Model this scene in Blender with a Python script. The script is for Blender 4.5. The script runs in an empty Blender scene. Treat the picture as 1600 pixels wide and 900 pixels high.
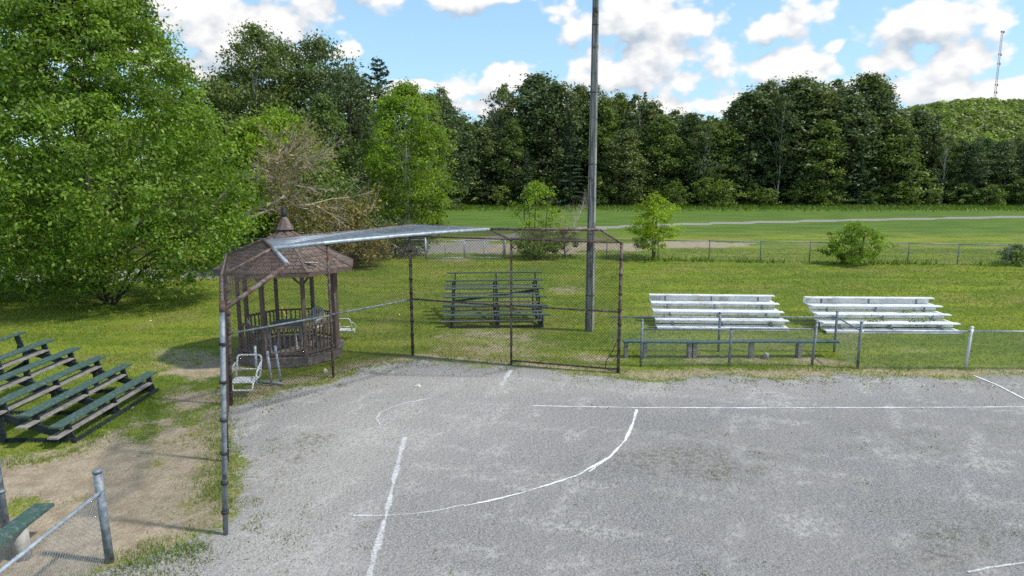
import bpy, math, random
import numpy as np
from mathutils import Vector, Matrix
S = bpy.context.scene
C = S.collection
PI = math.pi

# ------------------------------------------------------------------ camera
CAM_H = 5.2
FPX = 1600 * 24 / 36.0
PITCH = math.atan(183 / FPX)
cam = bpy.data.cameras.new('camera')
cam.lens = 24; cam.sensor_width = 36; cam.clip_start = 0.1; cam.clip_end = 9000
co = bpy.data.objects.new('camera', cam); C.objects.link(co)
co.location = (0, 0, CAM_H); co.rotation_euler = (PI/2 - PITCH, 0, 0)
S.camera = co

# ------------------------------------------------------------------ light
SUN_EL = math.radians(52)
SUN_DIR = Vector((1.0, -0.22, 0)).normalized() * math.cos(SUN_EL) + Vector((0, 0, math.sin(SUN_EL)))
sun = bpy.data.lights.new('sun', 'SUN'); sun.energy = 2.7; sun.angle = math.radians(3); sun.color = (1.0, 0.95, 0.87)
so = bpy.data.objects.new('sun', sun); C.objects.link(so)
so.rotation_euler = SUN_DIR.to_track_quat('Z', 'Y').to_euler()
S.view_settings.view_transform = 'Standard'; S.view_settings.look = 'None'
S.view_settings.gamma = 1; S.view_settings.exposure = 0.52
S.cycles.use_denoising = False
S.cycles.max_bounces = 6; S.cycles.transparent_max_bounces = 8

W = bpy.data.worlds.new('World'); S.world = W; W.use_nodes = True
wt = W.node_tree; wt.nodes.clear()

def mathn(t, op, a, b=None, c=None, clamp=False):
    n = t.nodes.new('ShaderNodeMath'); n.operation = op; n.use_clamp = clamp
    for i, v in enumerate((a, b, c)):
        if v is None: continue
        if isinstance(v, (int, float)): n.inputs[i].default_value = v
        else: t.links.new(v, n.inputs[i])
    return n.outputs[0]

def mixc(t, fac, a, b, blend='MIX'):
    n = t.nodes.new('ShaderNodeMix'); n.data_type = 'RGBA'; n.blend_type = blend; n.clamp_factor = True
    for idx, v in ((0, fac), (6, a), (7, b)):
        if isinstance(v, (int, float)): n.inputs[idx].default_value = v
        elif isinstance(v, tuple): n.inputs[idx].default_value = (v[0], v[1], v[2], 1)
        else: t.links.new(v, n.inputs[idx])
    return n.outputs[2]

def at_px(px, py):     # azimuth / elevation of a sky direction
    x = (px-800)/FPX; y = (450-py)/FPX
    dy = math.cos(PITCH)+y*math.sin(PITCH); dz = -math.sin(PITCH)+y*math.cos(PITCH)
    return math.atan2(x, dy), math.atan2(dz, math.hypot(x, dy))

# cumulus field: centre x, centre y, half width, half height (all measured against the horizon)
CLOUDS = [(330, 30, 150, 52), (460, 30, 70, 62), (400, 78, 115, 30), (180, 60, 120, 60), (545, 78, 24, 11), (325, 120, 28, 13), (245, 108, 50, 18),
          (700, -8, 150, 24), (560, -26, 60, 30),
          (795, 128, 92, 26), (725, 140, 45, 18), (760, 168, 70, 22), (655, 132, 40, 10),
          (1010, 22, 148, 42), (905, 42, 44, 26), (1000, 108, 140, 44), (1060, 90, 76, 36), (905, 108, 34, 24), (1010, 172, 90, 16),
          (1215, 42, 86, 24), (1262, 20, 48, 36), (1225, 112, 92, 36), (1305, 72, 18, 12),
          (1450, 44, 120, 44), (1400, 96, 64, 34), (1490, 92, 90, 40), (1390, 136, 110, 32), (1560, 150, 90, 30), (1270, 156, 110, 22), (1180, 168, 70, 20),
          (1480, 142, 60, 26), (900, 170, 120, 12), (600, 150, 60, 12)]
def cloud_group():
    g = bpy.data.node_groups.new('cloud_field', 'ShaderNodeTree')
    g.interface.new_socket('az', in_out='INPUT', socket_type='NodeSocketFloat')
    g.interface.new_socket('el', in_out='INPUT', socket_type='NodeSocketFloat')
    g.interface.new_socket('density', in_out='OUTPUT', socket_type='NodeSocketFloat')
    i = g.nodes.new('NodeGroupInput'); o = g.nodes.new('NodeGroupOutput')
    az, el = i.outputs[0], i.outputs[1]
    cv = g.nodes.new('ShaderNodeCombineXYZ'); g.links.new(az, cv.inputs[0]); g.links.new(el, cv.inputs[1])
    acc = None
    for c in CLOUDS:
        a, e = at_px(c[0], c[1]); w = c[2]/FPX*math.cos(a)**2*1.12; h = c[3]/FPX*math.cos(a)*1.15
        ma = g.nodes.new('ShaderNodeVectorMath'); ma.operation = 'MULTIPLY_ADD'; g.links.new(cv.outputs[0], ma.inputs[0])
        ma.inputs[1].default_value = (1/w, 1/h, 0); ma.inputs[2].default_value = (-a/w, -e/h, 0)
        ln = g.nodes.new('ShaderNodeVectorMath'); ln.operation = 'LENGTH'; g.links.new(ma.outputs[0], ln.inputs[0])
        d = ln.outputs['Value']
        acc = d if acc is None else mathn(g, 'SMOOTH_MIN', acc, d, 0.3)
    acc = mathn(g, 'SUBTRACT', 1.12, acc)
    # the rest of the sky carries the same cumulus
    fl_ = g.nodes.new('ShaderNodeTexNoise'); fl_.noise_dimensions = '2D'; fl_.inputs['Scale'].default_value = 3.4; fl_.inputs['Detail'].default_value = 1
    g.links.new(cv.outputs[0], fl_.inputs['Vector'])
    other = mathn(g, 'MULTIPLY_ADD', fl_.outputs[0], 6.0, -3.2)
    side = g.nodes.new('ShaderNodeMapRange'); g.links.new(mathn(g, 'MAXIMUM', mathn(g, 'ABSOLUTE', az), mathn(g, 'MULTIPLY', el, 2.3)), side.inputs[0]); side.inputs[1].default_value = .68; side.inputs[2].default_value = .80
    acc = mathn(g, 'ADD', mathn(g, 'MULTIPLY', mathn(g, 'SUBTRACT', 1.0, side.outputs[0]), mathn(g, 'MAXIMUM', acc, -1.2)), mathn(g, 'MULTIPLY', side.outputs[0], mathn(g, 'MAXIMUM', other, -1.2)))
    cx = g.nodes.new('ShaderNodeCombineXYZ'); g.links.new(az, cx.inputs[0]); g.links.new(mathn(g, 'MULTIPLY', el, 1.35), cx.inputs[1])
    vo = g.nodes.new('ShaderNodeTexNoise'); vo.noise_dimensions = '2D'; vo.inputs['Scale'].default_value = 13; vo.inputs['Detail'].default_value = 6; vo.inputs['Roughness'].default_value = .5
    g.links.new(cx.outputs[0], vo.inputs['Vector'])
    v2 = g.nodes.new('ShaderNodeTexVoronoi'); v2.feature = 'F1'; v2.voronoi_dimensions = '2D'; v2.inputs['Scale'].default_value = 20; v2.inputs['Detail'].default_value = 2; v2.inputs['Roughness'].default_value=.6
    g.links.new(cx.outputs[0], v2.inputs['Vector'])
    n = mathn(g, 'MULTIPLY_ADD', vo.outputs[0], 1.45, -0.80)
    p = mathn(g, 'MULTIPLY_ADD', v2.outputs['Distance'], -.55, .27)
    g.links.new(mathn(g, 'ADD', mathn(g, 'MAXIMUM', acc, -1.2), mathn(g, 'ADD', n, p)), o.inputs[0])
    return g

geo = wt.nodes.new('ShaderNodeTexCoord'); sep = wt.nodes.new('ShaderNodeSeparateXYZ'); wt.links.new(geo.outputs['Generated'], sep.inputs[0])
az = mathn(wt, 'ARCTAN2', sep.outputs[0], sep.outputs[1]); el = mathn(wt, 'ARCSINE', sep.outputs[2])
cg = cloud_group()
def cl(a, e):
    n = wt.nodes.new('ShaderNodeGroup'); n.node_tree = cg; wt.links.new(a, n.inputs[0]); wt.links.new(e, n.inputs[1]); return n.outputs[0]
d0 = cl(az, el)
d1 = cl(mathn(wt, 'ADD', az, .010), mathn(wt, 'ADD', el, .026))
mask = wt.nodes.new('ShaderNodeMapRange'); mask.interpolation_type = 'SMOOTHSTEP'
wt.links.new(d0, mask.inputs[0]); mask.inputs[1].default_value = -.06; mask.inputs[2].default_value = .30
relief = mathn(wt, 'MULTIPLY_ADD', mathn(wt, 'SUBTRACT', d0, d1), 1.15, .70, clamp=True)
thick = wt.nodes.new('ShaderNodeMapRange'); wt.links.new(d1, thick.inputs[0]); thick.inputs[1].default_value = .55; thick.inputs[2].default_value = 1.5; thick.inputs[3].default_value = 1; thick.inputs[4].default_value = .7
lit = mathn(wt, 'MULTIPLY', relief, mathn(wt, 'MULTIPLY_ADD', thick.outputs[0], .35, .65))
ccol = mixc(wt, lit, (.36, .42, .49), (.715, .71, .705))
sky = wt.nodes.new('ShaderNodeTexSky'); sky.sky_type = 'NISHITA'; sky.sun_disc = False
sky.sun_elevation = SUN_EL; sky.sun_rotation = math.atan2(SUN_DIR.x, SUN_DIR.y); sky.air_density = 1.0; sky.dust_density = .3; sky.ozone_density = 1.6
SKYK = .15
skyc = mixc(wt, 1.0, sky.outputs[0], (SKYK, SKYK, SKYK), 'MULTIPLY')
hz = wt.nodes.new('ShaderNodeMapRange'); wt.links.new(el, hz.inputs[0]); hz.inputs[1].default_value = .02; hz.inputs[2].default_value = .22; hz.inputs[3].default_value = .65; hz.inputs[4].default_value = .45
skyc = mixc(wt, hz.outputs[0], skyc, (.235, .46, .64))
fin = mixc(wt, mask.outputs[0], skyc, ccol)
bg = wt.nodes.new('ShaderNodeBackground'); wt.links.new(fin, bg.inputs[0]); bg.inputs[1].default_value = 1.0
wo = wt.nodes.new('ShaderNodeOutputWorld'); wt.links.new(bg.outputs[0], wo.inputs[0])
W.cycles.sampling_method = 'MANUAL'; W.cycles.sample_map_resolution = 512

# ------------------------------------------------------------------ helpers
def ray(px, py):
    x = (px-800)/FPX; y = (450-py)/FPX
    return x, math.cos(PITCH)+y*math.sin(PITCH), -math.sin(PITCH)+y*math.cos(PITCH)
def G(px, py, z=0.):       # survey: a sighting from the camera onto the plane at height z
    x, y, d = ray(px, py); t = (z-CAM_H)/d
    return (x*t, y*t)
def GY(px, Y): x, y, d = ray(px, 330); return x/y*Y
def HT(Y, py): x, y, d = ray(800, py); return CAM_H+Y*d/y

def tag(o, label=None, cat=None, group=None, kind=None):
    if label: o['label'] = label
    if cat: o['category'] = cat
    if group: o['group'] = group
    if kind: o['kind'] = kind
    return o
def empty(name, loc, label, cat, group=None, rz=0):
    o = bpy.data.objects.new(name, None); C.objects.link(o); o.location = loc; o.rotation_euler = (0, 0, rz)
    o.empty_display_size = .2
    return tag(o, label, cat, group)
def link(name, me, parent=None, loc=None, rot=None, kind=None):
    o = bpy.data.objects.new(name, me); C.objects.link(o)
    if parent is not None: o.parent = parent
    if loc is not None: o.location = loc
    if rot is not None: o.rotation_euler = rot
    if kind: o['kind'] = kind
    return o

def np_mesh(name, verts, faces, mat, tint=None, smooth=False):
    """verts (n,3), faces (m,k) numpy"""
    me = bpy.data.meshes.new(name)
    verts = np.asarray(verts, dtype=np.float32); faces = np.asarray(faces, dtype=np.int32)
    n, (m, k) = len(verts), faces.shape
    me.vertices.add(n); me.vertices.foreach_set('co', verts.ravel())
    me.loops.add(m*k); me.loops.foreach_set('vertex_index', faces.ravel())
    me.polygons.add(m); me.polygons.foreach_set('loop_start', np.arange(0, m*k, k, dtype=np.int32))
    if smooth: me.polygons.foreach_set('use_smooth', np.ones(m, dtype=bool))
    me.update(calc_edges=True)
    if tint is not None:
        a = me.color_attributes.new('tint', 'FLOAT_COLOR', 'POINT'); a.data.foreach_set('color', np.asarray(tint, dtype=np.float32).ravel())
    if mat: me.materials.append(mat)
    return me

class MB:
    def __init__(s): s.v = []; s.f = []; s.sm = []
    def box(s, c, size, rz=0, rx=0, bevel=0, M=None, ry=0):
        hx, hy, hz = (q/2 for q in size)
        R = Matrix.Rotation(rz, 3, 'Z') @ Matrix.Rotation(ry, 3, 'Y') @ Matrix.Rotation(rx, 3, 'X')
        b = min(bevel, hx*.9, hy*.9, hz*.9)
        n = len(s.v)
        if b <= 0:
            for x, y, z in ((-1,-1,-1),(1,-1,-1),(1,1,-1),(-1,1,-1),(-1,-1,1),(1,-1,1),(1,1,1),(-1,1,1)):
                s.v.append(R @ Vector((x*hx, y*hy, z*hz)) + Vector(c))
            for f in ((0,3,2,1),(4,5,6,7),(0,1,5,4),(1,2,6,5),(2,3,7,6),(3,0,4,7)): s.f.append([n+q for q in f]); s.sm.append(False)
        else:   # chamfered along the long outline
            for z, ins in ((-hz, b), (-hz+b, 0), (hz-b, 0), (hz, b)):
                for x, y in ((-1,-1),(1,-1),(1,1),(-1,1)):
                    s.v.append(R @ Vector((x*(hx-ins), y*(hy-ins), z)) + Vector(c))
            s.f.append([n+3, n+2, n+1, n]); s.sm.append(False)
            for k in range(3):
                for q in range(4): a = n+4*k+q; bb = n+4*k+(q+1) % 4; s.f.append([a, bb, bb+4, a+4]); s.sm.append(False)
            s.f.append([n+12, n+13, n+14, n+15]); s.sm.append(False)
        return s
    def beam(s, a, b, w, h, up=(0, 0, 1)):
        a = Vector(a); b = Vector(b); d = (b-a).normalized(); u = Vector(up)
        if abs(d.dot(u)) > .98: u = Vector((0, 1, 0))
        sd = d.cross(u).normalized(); u = sd.cross(d).normalized(); n = len(s.v)
        for p in (a, b):
            for i, j in ((-1,-1),(1,-1),(1,1),(-1,1)): s.v.append(p+sd*(i*w/2)+u*(j*h/2))
        for f in ((3,2,1,0),(4,5,6,7),(0,1,5,4),(1,2,6,5),(2,3,7,6),(3,0,4,7)): s.f.append([n+q for q in f]); s.sm.append(False)
        return s
    def tube(s, pts, r, n=8, cap=True, closed=False):
        pts = [Vector(p) for p in pts]; m = len(pts)
        rr = r if isinstance(r, (list, tuple)) else [r]*m
        base = len(s.v); pn = None
        for i, p in enumerate(pts):
            if closed: d = pts[(i+1) % m]-pts[i-1]
            else: d = pts[min(i+1, m-1)]-pts[max(i-1, 0)]
            d = d.normalized() if d.length > 1e-9 else Vector((0, 0, 1))
            if pn is None:
                pn = d.cross(Vector((0, 0, 1)) if abs(d.z) < .9 else Vector((1, 0, 0))).normalized()
            else:
                pn = (pn-d*pn.dot(d)); pn = pn.normalized() if pn.length > 1e-6 else d.orthogonal().normalized()
            q = d.cross(pn)
            for k in range(n):
                a = 2*PI*k/n; s.v.append(p+(pn*math.cos(a)+q*math.sin(a))*rr[i])
        for i in range(m if closed else m-1):
            i2 = (i+1) % m
            for k in range(n):
                k2 = (k+1) % n
                s.f.append([base+i*n+k, base+i*n+k2, base+i2*n+k2, base+i2*n+k]); s.sm.append(n > 4)
        if cap and not closed:
            s.f.append([base+k for k in range(n)][::-1]); s.sm.append(False)
            s.f.append([base+(m-1)*n+k for k in range(n)]); s.sm.append(False)
        return s
    def poly(s, pts, faces):
        n = len(s.v); s.v += [Vector(p) for p in pts]
        for f in faces: s.f.append([n+q for q in f]); s.sm.append(False)
        return s
    def mesh(s, name, mat):
        me = bpy.data.meshes.new(name); me.from_pydata(s.v, [], s.f); me.polygons.foreach_set('use_smooth', s.sm)
        me.materials.append(mat); me.update(); return me
    def build(s, name, mat, parent=None, kind=None):
        return link(name, s.mesh(name, mat), parent, kind=kind)

# numpy value noise
def _h(ix, iy, seed):
    n = (ix.astype(np.int64)*374761393 + iy.astype(np.int64)*668265263 + seed*974711) & 0xffffffff
    n = ((n ^ (n >> 13))*1274126177) & 0xffffffff
    return ((n ^ (n >> 16)) & 0xffff)/65535.0
def vnoise(x, y, s=1., seed=0):
    x = np.asarray(x)/s; y = np.asarray(y)/s
    ix = np.floor(x); iy = np.floor(y); fx = x-ix; fy = y-iy
    fx = fx*fx*(3-2*fx); fy = fy*fy*(3-2*fy)
    a = _h(ix, iy, seed); b = _h(ix+1, iy, seed); c = _h(ix, iy+1, seed); d = _h(ix+1, iy+1, seed)
    return (a*(1-fx)+b*fx)*(1-fy)+(c*(1-fx)+d*fx)*fy
def fbm(x, y, s, seed=0, o=4):
    t = 0; w = 0; a = 1.
    for k in range(o): t = t+a*vnoise(x, y, s, seed+k*17); w += a; a *= .55; s /= 2.1
    return t/w
def sstep(a, b, x): t = np.clip((x-a)/(b-a), 0, 1); return t*t*(3-2*t)

# ------------------------------------------------------------------ materials
def newmat(name):
    m = bpy.data.materials.new(name); m.use_nodes = True
    return m, m.node_tree, m.node_tree.nodes['Principled BSDF']
def noise(t, scale, detail=4, rough=.55, vec=None, dist=0):
    n = t.nodes.new('ShaderNodeTexNoise'); n.inputs['Scale'].default_value = scale; n.inputs['Detail'].default_value = detail; n.inputs['Roughness'].default_value = rough
    n.inputs['Distortion'].default_value = dist
    if vec is not None: t.links.new(vec, n.inputs['Vector'])
    return n.outputs[0]
def ocoord(t, scale=None):
    g = t.nodes.new('ShaderNodeTexCoord')
    if scale is None: return g.outputs['Object']
    m = t.nodes.new('ShaderNodeMapping'); t.links.new(g.outputs['Object'], m.inputs[0]); m.inputs['Scale'].default_value = scale
    return m.outputs[0]
def wcoord(t):
    return t.nodes.new('ShaderNodeNewGeometry').outputs['Position']
def rng(t, v, a, b, c=0, d=1, smooth=True):
    n = t.nodes.new('ShaderNodeMapRange'); n.interpolation_type = 'SMOOTHSTEP' if smooth else 'LINEAR'
    t.links.new(v, n.inputs[0]); n.inputs[1].default_value = a; n.inputs[2].default_value = b; n.inputs[3].default_value = c; n.inputs[4].default_value = d
    return n.outputs[0]
def bump(t, p, h, strength=.3, dist=.02):
    b = t.nodes.new('ShaderNodeBump'); b.inputs['Strength'].default_value = strength; b.inputs['Distance'].default_value = dist
    t.links.new(h, b.inputs['Height']); t.links.new(b.outputs[0], p.inputs['Normal'])

def mat_two(name, c1, c2, scale, rough=.7, metal=0., lo=.4, hi=.6, c3=None, stretch=None, bmp=.2, spec=.3, s3=1.):
    m, t, p = newmat(name); v = wcoord(t) if stretch is None else ocoord(t, stretch)
    n = noise(t, scale, 5, .6, v)
    col = mixc(t, rng(t, n, lo, hi), c1, c2)
    if c3:
        n3 = noise(t, s3, 4, .65, wcoord(t)); col = mixc(t, rng(t, n3, .52, .66), col, c3)
    t.links.new(col, p.inputs['Base Color']); p.inputs['Roughness'].default_value = rough; p.inputs['Metallic'].default_value = metal
    p.inputs['Specular IOR Level'].default_value = spec
    if bmp: bump(t, p, n, bmp, .01)
    return m

def mat_leaf(name, base, var=.5, trans=.35, rough=.5, tcol=None):
    m, t, p = newmat(name)
    a = t.nodes.new('ShaderNodeAttribute'); a.attribute_name = 'tint'
    col = mixc(t, 1.0, a.outputs['Color'], base, 'MULTIPLY')
    if name.startswith(('leaf', 'needle')):      # every tree its own green
        oi = t.nodes.new('ShaderNodeObjectInfo'); col = mixc(t, 1.0, col, mixc(t, oi.outputs['Random'], (.80, .86, .92), (1.28, 1.18, 1.0)), 'MULTIPLY')
    t.links.new(col, p.inputs['Base Color']); p.inputs['Roughness'].default_value = rough; p.inputs['Specular IOR Level'].default_value = .35
    tr = t.nodes.new('ShaderNodeBsdfTranslucent')
    t.links.new(mixc(t, 1.0, col, tcol or (1.25, 1.45, .5), 'MULTIPLY'), tr.inputs[0])
    mx = t.nodes.new('ShaderNodeMixShader'); mx.inputs[0].default_value = trans
    out = t.nodes['Material Output']
    t.links.new(p.outputs[0], mx.inputs[1]); t.links.new(tr.outputs[0], mx.inputs[2]); t.links.new(mx.outputs[0], out.inputs[0])
    return m

M = {}
M['rust'] = mat_two('rusty_pipe', (.085, .055, .048), (.20, .165, .15), 9, .75, .2, c3=(.16, .07, .04), s3=5)
M['rustwire'] = mat_two('rusty_wire', (.050, .038, .032), (.10, .075, .065), 6, .8, .1, bmp=0)
M['galv'] = mat_two('galvanised_steel', (.34, .38, .42), (.48, .52, .56), 8, .5, .35, c3=(.24, .27, .30), s3=3)
M['galvdull'] = mat_two('weathered_galvanised_steel', (.17, .20, .23), (.28, .31, .34), 10, .65, .3, c3=(.12, .13, .15), s3=6)
M['galvwire'] = mat_two('galvanised_wire', (.22, .24, .24), (.32, .34, .34), 6, .55, .3, bmp=0)
M['newwire'] = mat_two('new_galvanised_wire', (.30, .36, .42), (.42, .48, .54), 6, .4, .4, bmp=0)
M['white'] = mat_two('white_painted_metal', (.74, .74, .73), (.82, .82, .81), 3, .5, c3=(.55, .53, .49), s3=7, bmp=0)
M['alum'] = mat_two('white_bleacher_plank', (.68, .69, .70), (.80, .80, .79), 3, .45, c3=(.50, .49, .45), s3=2.2, bmp=0)
M['band'] = mat_two('dark_band', (.03, .027, .025), (.06, .05, .045), 12, .7, bmp=0)
M['gpaint'] = mat_two('worn_green_paint', (.040, .085, .072), (.065, .115, .095), 6, .6, c3=(.15, .17, .15), s3=14, stretch=(1, 9, 9), bmp=.3)
M['gdark'] = mat_two('dark_green_paint', (.014, .022, .026), (.03, .04, .042), 8, .6, bmp=.1)
M['oldwood'] = mat_two('bare_grey_wood', (.20, .19, .17), (.33, .31, .285), 5, .85, c3=(.17, .16, .14), s3=8, stretch=(1, 10, 10), bmp=.5)
M['pole'] = mat_two('weathered_pole_wood', (.16, .148, .135), (.38, .36, .335), 3.2, .9, stretch=(6, 6, .35), bmp=.7, c3=(.09, .075, .06), s3=2)
M['gazwood'] = mat_two('stained_brown_wood', (.11, .075, .063), (.18, .13, .11), 6, .8, c3=(.20, .17, .155), s3=5, stretch=(8, 8, 1), bmp=.4)
M['gazdeck'] = mat_two('grey_deck_wood', (.13, .11, .098), (.22, .195, .18), 6, .85, c3=(.11, .09, .08), s3=3, bmp=.4)
M['concrete'] = mat_two('pale_concrete', (.28, .27, .25), (.42, .40, .37), 8, .9, c3=(.33, .30, .26), s3=9, bmp=.4)
M['bark'] = mat_two('grey_brown_bark', (.06, .05, .04), (.13, .11, .09), 4, .9, stretch=(4, 4, .7), bmp=.6)
M['palebark'] = mat_two('pale_birch_bark', (.42, .40, .36), (.58, .56, .52), 3, .8, c3=(.08, .07, .06), s3=1.8, stretch=(1, 1, 5), bmp=.2)
M['dead'] = mat_two('dead_bleached_wood', (.38, .31, .25), (.56, .48, .40), 4, .9, c3=(.20, .15, .11), s3=4, bmp=.3)
M['yellow'] = mat_two('yellow_plastic', (.75, .55, .06), (.8, .6, .1), 4, .5, bmp=0)
M['greyplastic'] = mat_two('grey_white_plastic', (.42, .42, .42), (.55, .55, .54), 5, .5, bmp=0)
M['tabletop'] = mat_two('dull_green_tabletop', (.07, .12, .11), (.11, .16, .145), 5, .5, bmp=0)
M['paper'] = mat_two('white_scrap', (.7, .7, .68), (.8, .8, .78), 9, .8, bmp=.2)
M['stone'] = mat_two('pale_stone', (.5, .47, .38), (.65, .62, .5), 9, .9, bmp=.4)

m, t, p = newmat('brown_shingles')
a = t.nodes.new('ShaderNodeAttribute'); a.attribute_name = 'tint'
n = noise(t, 14, 4, .6, wcoord(t))
t.links.new(mixc(t, 1.0, mixc(t, n, (.105, .076, .062), (.215, .165, .14)), a.outputs['Color'], 'MULTIPLY'), p.inputs['Base Color']); p.inputs['Roughness'].default_value = .9
bump(t, p, n, .4, .01); M['shingle'] = m

M['leaf_big'] = mat_leaf('leaf_fresh_green', (.120, .220, .040), trans=.38)
M['leaf_birch'] = mat_leaf('leaf_bright_green', (.165, .265, .036), trans=.45)
M['leaf_mid'] = mat_leaf('leaf_mid_green', (.140, .205, .055), trans=.32)
M['leaf_olive'] = mat_leaf('leaf_olive_green', (.105, .150, .048), trans=.3)
M['leaf_dark'] = mat_leaf('leaf_dark_green', (.112, .155, .068), trans=.25)
M['leaf_yellow'] = mat_leaf('leaf_yellow_green', (.27, .37, .035), trans=.45)
M['needle'] = mat_leaf('needle_dark', (.070, .110, .058), trans=.15)
M['needle_mid'] = mat_leaf('needle_blue_green', (.060, .100, .052), trans=.2)
M['needle_dry'] = mat_leaf('needle_dry', (.17, .19, .07), trans=.25, tcol=(1.2, 1.1, .6))
M['hill_leaf'] = mat_leaf('hill_leaf', (.175, .245, .045), trans=.3)
M['grass'] = mat_leaf('grass_blade', (.178, .265, .036), trans=.35, tcol=(1.3, 1.3, .4))
M['meadow'] = mat_leaf('meadow_blade', (.10, .18, .025), trans=.35)

# ------------------------------------------------------------------ ground masks
def poly_sd(x, y, pts):      # signed distance, inside positive
    x = np.asarray(x, float); y = np.asarray(y, float)
    d = np.full(x.shape, 1e9); ins = np.zeros(x.shape, bool)
    n = len(pts)
    for i in range(n):
        ax, ay = pts[i]; bx, by = pts[(i+1) % n]
        ex, ey = bx-ax, by-ay
        tt = np.clip(((x-ax)*ex+(y-ay)*ey)/(ex*ex+ey*ey+1e-9), 0, 1)
        d = np.minimum(d, np.hypot(x-ax-tt*ex, y-ay-tt*ey))
        c = ((ay > y) != (by > y)) & (x < (bx-ax)*(y-ay)/(by-ay+1e-12)+ax)
        ins ^= c
    return np.where(ins, d, -d)
def line_d(x, y, pts):
    d = np.full(np.shape(x), 1e9)
    for (ax, ay), (bx, by) in zip(pts, pts[1:]):
        ex, ey = bx-ax, by-ay
        tt = np.clip(((x-ax)*ex+(y-ay)*ey)/(ex*ex+ey*ey+1e-9), 0, 1)
        d = np.minimum(d, np.hypot(x-ax-tt*ex, y-ay-tt*ey))
    return d
GRAVEL = [G(*q) for q in ((150, 899), (352, 838), (366, 700), (372, 640), (430, 606), (520, 596), (575, 574), (650, 562), (800, 574), (966, 586), (1010, 592), (1100, 590), (1300, 588), (1480, 589), (1600, 590))] + [(40, 16.6), (40, -12), (-3.5, -12), (-5.0, 6)]
DIRT = [G(*q) for q in ((-40, 700), (60, 705), (150, 695), (215, 640), (262, 585), (350, 545), (358, 640), (345, 800), (330, 899))] + [(-4, 3), (-11, 3), (-12, 9)]
TRACK = [G(*q) for q in ((2300, 325), (1600, 338.5), (1300, 344.5), (1060, 350.5), (940, 355.5), (840, 364), (740, 376))] + [G(725, 392)]
LANE = [(-60, 38), (-30, 35), (-19, 34), (-14.5, 35.5), (-10, 42), G(725, 385)]
def masks(x, y):
    n1 = fbm(x, y, 1.6, 3); n2 = fbm(x, y, .45, 9); n3 = fbm(x, y, 7., 21)
    sd = poly_sd(x, y, GRAVEL)
    wob = (n1-.5)*1.3+(n2-.5)*.8
    gravel = sstep(-.50, .60, sd+wob*.85)
    dd = poly_sd(x, y, DIRT)
    dirt = sstep(-.7, 1.0, dd+(n1-.5)*3.0+(n2-.5)*1.2)
    dirt = dirt*(.35+.65*sstep(.30, .50, fbm(x, y, 1.1, 77)))
    def blob(px, py, rx, ry, k=1.):
        gx, gy = G(px, py); return k*np.clip(1-np.hypot((x-gx)/rx, (y-gy)/ry), 0, 1)
    sp = blob(890, 452, 1.7, 2.2, 1.) + blob(720, 405, 3., 3., .8)+blob(760, 520, 3.2, 1.5, .75)+blob(930, 560, 1.6, 1.2, .9)+blob(1000, 480, 1.6, 2.4, .7)+blob(1290, 565, 1.2, .8, 1.)+blob(1195, 538, 1.3, .8, .5) \
        + blob(1440, 548, 1.4, .7, .8)+blob(1180, 450, 3, 3., .4)+blob(470, 600, 3.0, .6, .9)+blob(420, 470, 5, 4, .35)+blob(1120, 562, 3.6, .9, .8)+blob(700, 460, 2, 3, .6)+blob(290, 560, 3, 3, .8)+blob(640, 420, 3, 5, .5)+blob(790, 545, 5.5, 2.2, .85)+blob(600, 520, 2.5, 3, .55)+blob(930, 500, 2.2, 2.6, .6)
    bare = sstep(.12, 1.15, sp*1.0+(n1-.5)*.9+(n2-.5)*.5)
    sand = sstep(-.4, .6, 2.6-line_d(x, y, [G(600, 392), G(720, 388), G(860, 388), G(980, 385), G(1110, 381)])+(n1-.5)*4+(n3-.5)*3)*.85
    tr = sstep(-.3, .3, 1.25-line_d(x, y, TRACK)+(n1-.5)*.8)
    ln = sstep(-.3, .4, 2.2-line_d(x, y, LANE)+(n1-.5)*1.0)
    track = np.maximum(tr, ln)
    far = sstep(52, 62, y+(n3-.5)*6)
    fr = np.exp(-((sd+.15)/.75)**2)*(.40+.75*n1)
    dirt = np.maximum(np.maximum(np.maximum(dirt, bare*.72), sand), np.minimum(fr, .85))*(1-gravel)
    return gravel, dirt, track, far

def axis(dense, lo, hi, step, grow):
    a = list(np.arange(dense[0], dense[1], step)); s = step; v = a[-1]
    while v < hi: s *= grow; v += s; a.append(v)
    b = []; s = step; v = dense[0]
    while v > lo: s *= grow; v -= s; b.append(v)
    return np.array(b[::-1]+a)
xs = axis((-15, 15), -1500, 3000, .14, 1.045); ys = axis((6.5, 23), -60, 4000, .14, 1.028)
XX, YY = np.meshgrid(xs, ys)
g_, d_, tr_, fa_ = masks(XX, YY)
nx, ny = len(xs), len(ys)
ZZ = np.zeros_like(XX)
V = np.stack([XX, YY, ZZ], -1).reshape(-1, 3)
I = np.arange(nx*ny).reshape(ny, nx)
F = np.stack([I[:-1, :-1], I[:-1, 1:], I[1:, 1:], I[1:, :-1]], -1).reshape(-1, 4)

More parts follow.
